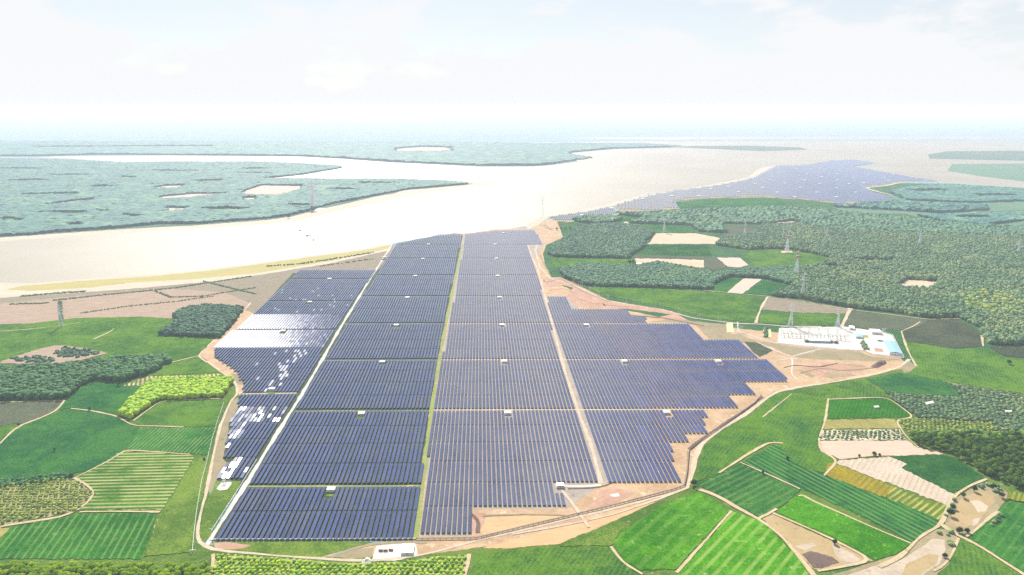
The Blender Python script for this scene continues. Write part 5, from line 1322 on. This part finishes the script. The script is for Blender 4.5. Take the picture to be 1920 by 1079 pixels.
GN = ['first', 'second', 'third', 'fourth', 'fifth', 'sixth', 'seventh', 'eighth']
for k in range(7): gantry(1473 + k * 17.5, 622 + k * .8, 17, 11, 'steel busbar gantry in the rear row of the substation, %s from the left' % GN[k])
for k in range(7): gantry(1471 + k * 18.5, 632 + k * 1.1, 15, 8, 'steel busbar gantry in the front row of the substation, %s from the left' % GN[k])
eqn = 0
for row in range(3):
    for k in range(16):
        px, py = 1469 + k * 7.6 + row * .8, 625.5 + row * 4.3 + k * .42
        if row == 2 and 5 < k < 13: continue
        x, y = P(px, py); e = empty('circuit_breaker', (x, y, .4), 0, 'slim grey switchgear post with insulators on the substation yard', 'switchgear', 'switchgear posts on the substation yard')
        MB().box(-.9, .9, -.5, .5, 0, 1.0).bar((0, 0, 1), (0, 0, 3), .35).build('stand', M['steel'], e)
        for s in (-1, 0, 1): MB().cyl(s * 1.0, 0, 3.0, 5.4, .22, .16, 6).build('insulator', M['porcelain'] if row else M['tower_steel'], e)
        MB().box(-1.3, 1.3, -.15, .15, 2.8, 3.05).build('crossbar', M['steel'], e)
for k, (px, py) in enumerate([(1512, 642), (1557, 643), (1567, 644)]):
    x, y = P(px, py); e = empty('power_transformer', (x, y, .4), 0, 'grey power transformer in the substation, %s from the left' % GN[k], 'transformer')
    MB().box(-4, 4, -2, 2, .6, 4.2).build('tank', M['transformer'], e)
    MB().box(-4.4, 4.4, -2.6, 2.6, 0, .6).build('plinth', M['concrete_block'], e)
    for s in (-1, 1):
        mb = MB()
        for j in range(8): mb.box(-3.6 + j * .95, -3.2 + j * .95, s * 2.0 if s > 0 else -3.0, 3.0 if s > 0 else -2.0, 1.0, 3.9)
        mb.build('radiator', M['dark_steel'], e)
    MB().cyl(0, 0, 4.2, 5.2, .9, .9, 10).build('conservator', M['transformer'], e)
    for j in (-2.2, 0, 2.2): MB().cyl(j, -.8, 4.2, 6.4, .28, .14, 8).build('bushing', M['porcelain'], e)


def house(name, quad, h, rh, wallm, roofm, label, cat, windows=4, flat=False):
    """building from the four ground corners seen in the photograph (near left, near right, far right, far left)"""
    w = [Vector(P(*q)) for q in quad]
    c = sum(w, Vector((0, 0))) / 4
    d = ((w[1] - w[0]) + (w[2] - w[3])); d2 = ((w[3] - w[0]) + (w[2] - w[1])); a = math.atan2(d.y, d.x)
    if d2.length > d.length * 1.3: a = math.atan2(d2.y, d2.x) - math.pi / 2
    W = ((w[1] - w[0]).length + (w[2] - w[3]).length) / 2; D = ((w[3] - w[0]).length + (w[2] - w[1]).length) / 2
    e = empty(name, (c.x, c.y, .35), a, label, cat)
    MB().box(-W / 2, W / 2, -D / 2, D / 2, -.3, h).build('wall', wallm, e)
    if flat: MB().box(-W / 2 - .5, W / 2 + .5, -D / 2 - .5, D / 2 + .5, h, h + .4).build('roof', roofm, e)
    elif W <= D: MB().gable(-W / 2, W / 2, -D / 2, D / 2, h, rh).build('roof', roofm, e)
    else:
        r = MB().gable(-D / 2, D / 2, -W / 2, W / 2, h, rh).build('roof', roofm, e); r.rotation_euler = (0, 0, math.pi / 2)
    dr = MB().box(-1.1, 1.1, -D / 2 - .06, -D / 2, 0, min(2.6, h - .4)).build('door', M['door'], e)
    MB().box(.7, .85, -D / 2 - .14, -D / 2 - .06, 1.0, 1.2).build('handle', M['steel'], dr)
    for k in range(windows):
        q = -W / 2 + W * (k + .5) / windows
        if abs(q) < 1.8: continue
        MB().box(q - .6, q + .6, -D / 2 - .05, -D / 2, 1.0, 2.3).build('window', M['dark_glass'], e)
        if D > 8:
            q2 = -D / 2 + D * (k + .5) / windows
            MB().box(-W / 2 - .05, -W / 2, q2 - .7, q2 + .7, 1.0, 2.4).build('window', M['dark_glass'], e)
    return e


house('warehouse', [(1668, 666), (1689, 668), (1677, 645), (1657, 645)], 5, 1.6, M['white_wall'], M['blue_roof'], 'long hall with a pale blue roof at the right end of the substation', 'building', 6)
house('office_building', [(1632, 627), (1651, 628), (1650, 623), (1632, 622)], 5, 1.2, M['white_wall'], M['white_roof'], 'long white building at the rear of the substation yard', 'building', 5, True)
house('control_building', [(1516, 642.5), (1555, 644), (1555, 641), (1516, 639.5)], 4, 1, M['teal_roof'], M['white_roof'], 'low control building with a green front in the substation', 'building', 8, True)
house('shed', [(1604, 635), (1618, 636), (1615, 630), (1603, 629.5)], 3.2, 1.0, M['white_wall'], M['teal_roof'], 'small shed with a teal roof in the substation', 'shed', 2)
house('shed', [(1592, 619), (1602, 619.5), (1601, 615), (1592, 614.5)], 3.2, 1.0, M['white_wall'], M['white_roof'], 'small white shed where the wide tan road meets the substation', 'shed', 2)
house('shed', [(1644, 640), (1654, 641), (1653, 638), (1644, 637)], 3.0, .8, M['white_wall'], M['white_roof'], 'tiny white hut left of the blue roofed hall', 'shed', 2)
house('farmhouse', [(1194, 499), (1204, 499), (1203, 496.5), (1194, 496.5)], 4, 2, M['white_wall'], M['white_roof'], 'small white farmhouse at the edge of the long wood', 'house', 3)
house('shed', [(755, 1041), (776, 1040), (775, 1025), (752, 1025)], 2.2, .8, M['white_wall'], M['white_roof'], 'wide white roofed shed at the front of the farm', 'shed', 1, True)
house('hut', [(1170, 422), (1178, 422), (1178, 419.5), (1170, 419.5)], 5, 2, M['white_wall'], soil('pink_tiles', (.5, .33, .27), (.55, .38, .3), None), 'small pink hut behind the wood right of the mound', 'house', 2)


def wall_line(name, pts, h, t, mat, label, post=6.0, cat='fence', pmat=None):
    """fence: posts and rails follow the line on the ground"""
    w = [Vector(P(*q)) for q in pts]
    c = w[0]
    e = empty(name, (c.x, c.y, .3), 0, label, cat)
    pb = rb = MB()
    for i in range(len(w) - 1):
        a, b = w[i] - c, w[i + 1] - c; L = (b - a).length; n = max(1, int(L / post))
        for k in range(n): q = a.lerp(b, k / n); pb.box(q.x - t / 2, q.x + t / 2, q.y - t / 2, q.y + t / 2, -.3, h)
        for z in (h * .35, h * .7, h): rb.bar((a.x, a.y, z), (b.x, b.y, z), t * .7)
    pb.build('fence_panel', mat, e)
    return e


wall_line('perimeter_fence', [(780, 1012.5), (893, 1011), (1000, 985), (1128, 955), (1259, 921), (1284, 912), (1289, 885), (1292, 845), (1312, 829), (1350, 803), (1386, 778), (1415, 757), (1428, 742)], 2.0, .45, M['dark_steel'], 'dark perimeter fence along the orange earth and the right edge')
wall_line('perimeter_fence', [(394, 1013), (500, 1013), (640, 1012.5), (780, 1012)], 1.6, .3, M['white_wall'], 'white rail fence along the front row of tables')
wall_line('perimeter_fence', [(361, 1036), (364, 1000), (369, 960), (378, 905), (388, 868), (398, 825), (410, 785), (420, 757)], 2.0, .25, M['tower_steel'], 'pale wire fence outside the left perimeter road')
wall_line('perimeter_fence', [(397, 997), (440, 930), (465, 890), (482, 863)], 1.6, .3, M['tower_steel'], 'pale rail fence on the left side of the concrete road')
wall_line('yard_fence', [(1459, 645), (1539, 653), (1619, 659), (1634, 665), (1695, 672), (1673, 629), (1650, 622)], 2.2, .3, M['white_wall'], 'white fence round the substation yard')

# weather mast on its white pad, camera post, small heaps
sheet('bare_soil', [(406, 918), (415, 906), (434, 905), (434, 909), (426, 919), (412, 921)], M['gravel'], 5, label='white gravel pad in the lush grass wedge', cat='ground', amp=.4)
x, y = P(421, 908)
e = empty('weather_mast', (x, y, .5), 0, 'grey weather mast with two posts on the white gravel pad', 'mast')
for s in (-1.6, 1.6): MB().cyl(s, 0, -.3, 7.5, .25, .18, 7).build('post', M['steel'], e)
MB().box(-2.4, 2.4, -.15, .15, 5.8, 6.1).box(-2.4, 2.4, -.15, .15, 4.2, 4.4).build('crossbar', M['steel'], e)
MB().box(-.9, .9, -.5, .5, 2.2, 3.4).build('box', M['door'], e)
x, y = P(396, 1000)
e = empty('camera_post', (x, y, .3), 0, 'white camera post at the front corner of the concrete road', 'post')
MB().cyl(0, 0, -.3, 5.5, .18, .12, 7).build('pole', M['white_wall'], e); MB().box(-1.3, .9, -.12, .12, 5.2, 5.45).build('arm', M['white_wall'], e)
hd = MB().box(-1.6, -1.0, -.25, .25, 5.4, 5.9).build('camera', M['white_wall'], e)
x, y = P(362, 1037)
e = empty('gate_post', (x, y, .3), 0, 'white gate frame at the bottom left corner of the fence', 'gate')
for s in (-3, 3): MB().box(s - .25, s + .25, -.25, .25, -.3, 3.2).build('post', M['white_wall'], e)
MB().box(-3.2, 3.2, -.2, .2, 3.0, 3.4).build('beam', M['white_wall'], e)
for (a, b, lb) in ((714, 1034, 'left'), (723, 1034, 'middle'), (733, 1033, 'right')):
    x, y = P(a, b); e = empty('timber_stack', (x, y, .5), R.uniform(-.3, .3), 'brown timber stack in the white yard, %s of three' % lb, 'stack')
    mb = MB()
    for k in range(4):
        for j in range(3 - k // 2): mb.box(-2.2, 2.2, -.9 + j * .6 + k * .1, -.45 + j * .6 + k * .1, k * .4, k * .4 + .36)
    mb.build('planks', M['wood'], e); MB().box(-1.9, -1.6, -1, 1, -.3, 0).box(1.6, 1.9, -1, 1, -.3, 0).build('skid', M['dark_steel'], e)


def heap(name, pts, h, mat, label, seed=1):
    w = wpoly(pts); xs = [a[0] for a in w]; ys = [a[1] for a in w]; rs = np.random.RandomState(seed)
    cx, cy = sum(xs) / len(xs), sum(ys) / len(ys)
    v, f = [], []
    n = 26
    rings = [1, .8, .55, .3, .08]
    def rad(a):
        best = 0
        for t in np.linspace(.05, 1.6, 60):
            if inside(w, np.array([cx + math.cos(a) * t * 40]), np.array([cy + math.sin(a) * t * 40]))[0]: best = t * 40
        return max(best, .8)
    R0 = [rad(6.283 * i / n) for i in range(n)]
    for k, q in enumerate(rings):
        for i in range(n):
            a = 6.283 * i / n; r = R0[i] * q * rs.uniform(.9, 1.1)
            v.append((cx + math.cos(a) * r, cy + math.sin(a) * r, 0 if k == 0 else h * (1 - q) * rs.uniform(.7, 1.15)))
    for k in range(len(rings) - 1):
        for i in range(n):
            j = (i + 1) % n; f.append((k * n + i, k * n + j, (k + 1) * n + j, (k + 1) * n + i))
    f.append([(len(rings) - 1) * n + i for i in range(n)])
    me = bpy.data.meshes.new(name); me.from_pydata(v, [], f); me.update()
    o = link(name, me, mat); o.location.z = .3
    return tag(o, label, 'heap')


heap('gravel_heap', [(676, 1058), (684, 1046), (692, 1045), (698, 1052), (694, 1062), (683, 1064)], 3.5, M['gravel'], 'white gravel heap by the bottom road', 2)
heap('soil_heap', [(1631, 690), (1640, 681), (1652, 676), (1664, 677), (1662, 683), (1648, 690), (1638, 692)], 3.5, M['burnt'], 'dark heap of earth on the works site', 3)
heap('soil_heap', [(829, 440.5), (850, 438.5), (868, 438.5), (868, 440.5), (845, 441.5)], 4, M['soil_red'], 'orange earth heap at the top edge of the tables', 4)
for (a, b, lb) in ((831, 440, 'left'), (849, 438.5, 'right')):
    x, y = P(a, b); e = empty('site_mast', (x, y, .3), 0, 'thin mast on the orange earth heap, %s one' % lb, 'mast')
    MB().cyl(0, 0, -.3, 11, .35, .25, 6).build('pole', M['wood'], e); MB().box(-1.5, 1.5, -.2, .2, 9.6, 10).build('crossbar', M['wood'], e)


def barge(px, py, L, label):
    x, y = P(px, py); e = empty('barge', (x, y, .2), .5, label, 'boat')
    mb = MB(); mb.hexa([(-L / 2 + 1, -2.2, -.2), (L / 2 - 2, -2.2, -.2), (L / 2 - 2, 2.2, -.2), (-L / 2 + 1, 2.2, -.2), (-L / 2, -3, 1.2), (L / 2, -2.2, 1.5), (L / 2, 2.2, 1.5), (-L / 2, 3, 1.2)])
    mb.build('hull', M['rust'], e)
    MB().box(-L * .35, -L * .05, -1.8, 1.8, 1.2, 3.8).build('cabin', M['wood'], e)
    MB().box(-L * .38, -L * .02, -2.3, 2.3, 3.8, 4.1).build('roof', M['dark_steel'], e)
    MB().bar((L * .1, 0, 1.2), (L * .42, 0, 5.5), .5).bar((L * .1, 0, 1.2), (L * .1, 0, 5), .4).bar((L * .1, 0, 5), (L * .42, 0, 5.5), .25).build('boom', M['dark_steel'], e)


barge(578, 443, 20, 'brown dredging barge afloat on the pale water')
barge(563, 433, 9, 'small faint boat behind the dredging barge')
barge(588, 451, 8, 'tiny boat in front of the dredging barge')
x, y = P(1130, 571)
for (px, py, lb) in ((1133, 573, 'reddish digger on the graded earth above the right tables'), (1020, 528, 'grey digger on the bare earth beside the pale lane')):
    x, y = P(px, py); e = empty('excavator', (x, y, .4), R.uniform(0, 3), lb, 'digger')
    for s in (-1.4, 1.4): MB().box(-2.2, 2.2, s - .4, s + .4, 0, 1.0).build('track', M['dark_steel'], e)
    MB().box(-1.8, 1.6, -1.3, 1.3, 1.0, 2.2).build('body', M['rust'], e); MB().box(-.2, 1.5, -1.2, .1, 2.2, 3.6).build('cab', M['dark_glass'], e)
    b = MB().bar((1.4, .5, 1.8), (4.0, .5, 4.6), .5).bar((4.0, .5, 4.6), (6.2, .5, 2.2), .4).build('boom', M['rust'], e); MB().box(5.7, 6.7, 0, 1, 1.0, 2.2).build('bucket', M['dark_steel'], b)

# ------------------------------------------------------------------ air
DENS = 0.62e-4
m = bpy.data.materials.new('haze_air'); m.use_nodes = True; nt = m.node_tree; nt.nodes.clear()
ou = nt.nodes.new('ShaderNodeOutputMaterial'); pv = nt.nodes.new('ShaderNodeVolumePrincipled')
pv.inputs['Color'].default_value = (.76, .83, 1.0, 1); pv.inputs['Density'].default_value = DENS; pv.inputs['Anisotropy'].default_value = 0.12
nt.links.new(pv.outputs[0], ou.inputs['Volume'])
hz = MB().box(-43000, 43000, -900, 47000, -1.2, CAM_H + 14).build('haze', m)
tag(hz, 'pale bluish haze filling the air over the plain', 'haze', None, 'stuff')
m.cycles.homogeneous_volume = True if hasattr(m.cycles, 'homogeneous_volume') else False

# ------------------------------------------------------------------ sky and sun
world = bpy.data.worlds.new('World'); scene.world = world; world.use_nodes = True
nt = world.node_tree; nt.nodes.clear()
N = nt.nodes.new; Lk = nt.links.new
sky = N('ShaderNodeTexSky'); sky.sky_type = 'NISHITA'; sky.sun_disc = False
sky.sun_elevation = SUN_EL; sky.sun_rotation = SUN_AZ; sky.altitude = 300; sky.air_density = 1.0; sky.dust_density = 0.3
bg = N('ShaderNodeBackground'); bg.inputs['Strength'].default_value = .06
wo = N('ShaderNodeOutputWorld')
tc = N('ShaderNodeTexCoord')
sep = N('ShaderNodeSeparateXYZ'); Lk(tc.outputs['Generated'], sep.inputs[0])
mp = N('ShaderNodeMapping'); mp.inputs['Scale'].default_value = (1.0, 1.0, 2.6); Lk(tc.outputs['Generated'], mp.inputs['Vector'])
nz = N('ShaderNodeTexNoise'); nz.inputs['Scale'].default_value = 5.2; nz.inputs['Detail'].default_value = 7; nz.inputs['Roughness'].default_value = .58; Lk(mp.outputs[0], nz.inputs['Vector'])
def mathn(op, a, b):
    n = N('ShaderNodeMath'); n.operation = op
    for i, q in enumerate((a, b)):
        if isinstance(q, bpy.types.NodeSocket): Lk(q, n.inputs[i])
        else: n.inputs[i].default_value = q
    return n.outputs[0]
cl = N('ShaderNodeMapRange'); cl.interpolation_type = 'SMOOTHSTEP'; cl.inputs['From Min'].default_value = .44; cl.inputs['From Max'].default_value = .56
# clouds thicken towards the horizon
Lk(mathn('ADD', nz.outputs['Fac'], mathn('MULTIPLY', mathn('SUBTRACT', .115, sep.outputs['Z']), 1.6)), cl.inputs['Value'])
mx = N('ShaderNodeMix'); mx.data_type = 'RGBA'
Lk(mathn('ADD', mathn('MULTIPLY', cl.outputs[0], .4), .6), mx.inputs[0]); Lk(sky.outputs[0], mx.inputs[6]); mx.inputs[7].default_value = (9.0, 9.1, 9.3, 1)
Lk(mx.outputs[2], bg.inputs['Color']); Lk(bg.outputs[0], wo.inputs['Surface'])

sl = bpy.data.lights.new('sun', 'SUN'); sl.energy = 5.0; sl.angle = math.radians(.53); sl.color = (1.0, .955, .88)
so = bpy.data.objects.new('sun', sl); COL.objects.link(so)
so.rotation_euler = (-SUN).to_track_quat('-Z', 'Y').to_euler()
so.location = SUN * 1000

# ------------------------------------------------------------------ camera and render settings
cam = bpy.data.cameras.new('camera'); co = bpy.data.objects.new('camera', cam); COL.objects.link(co)
co.location = (0, 0, CAM_H); co.rotation_euler = (math.pi / 2 - PITCH, 0, 0)
cam.sensor_width = 36; cam.lens = 36 * F / 1920; cam.clip_start = 1; cam.clip_end = 120000
scene.camera = co
vs = scene.view_settings; vs.view_transform = 'Standard'; vs.look = 'None'; vs.gamma = 1; vs.use_curve_mapping = False; vs.exposure = 0.8
cy = scene.cycles
cy.max_bounces = 5; cy.diffuse_bounces = 2; cy.glossy_bounces = 2; cy.volume_bounces = 1; cy.transparent_max_bounces = 4
cy.caustics_reflective = False; cy.caustics_refractive = False
cy.use_denoising = False
cy.use_adaptive_sampling = False
cy.sample_clamp_indirect = 8
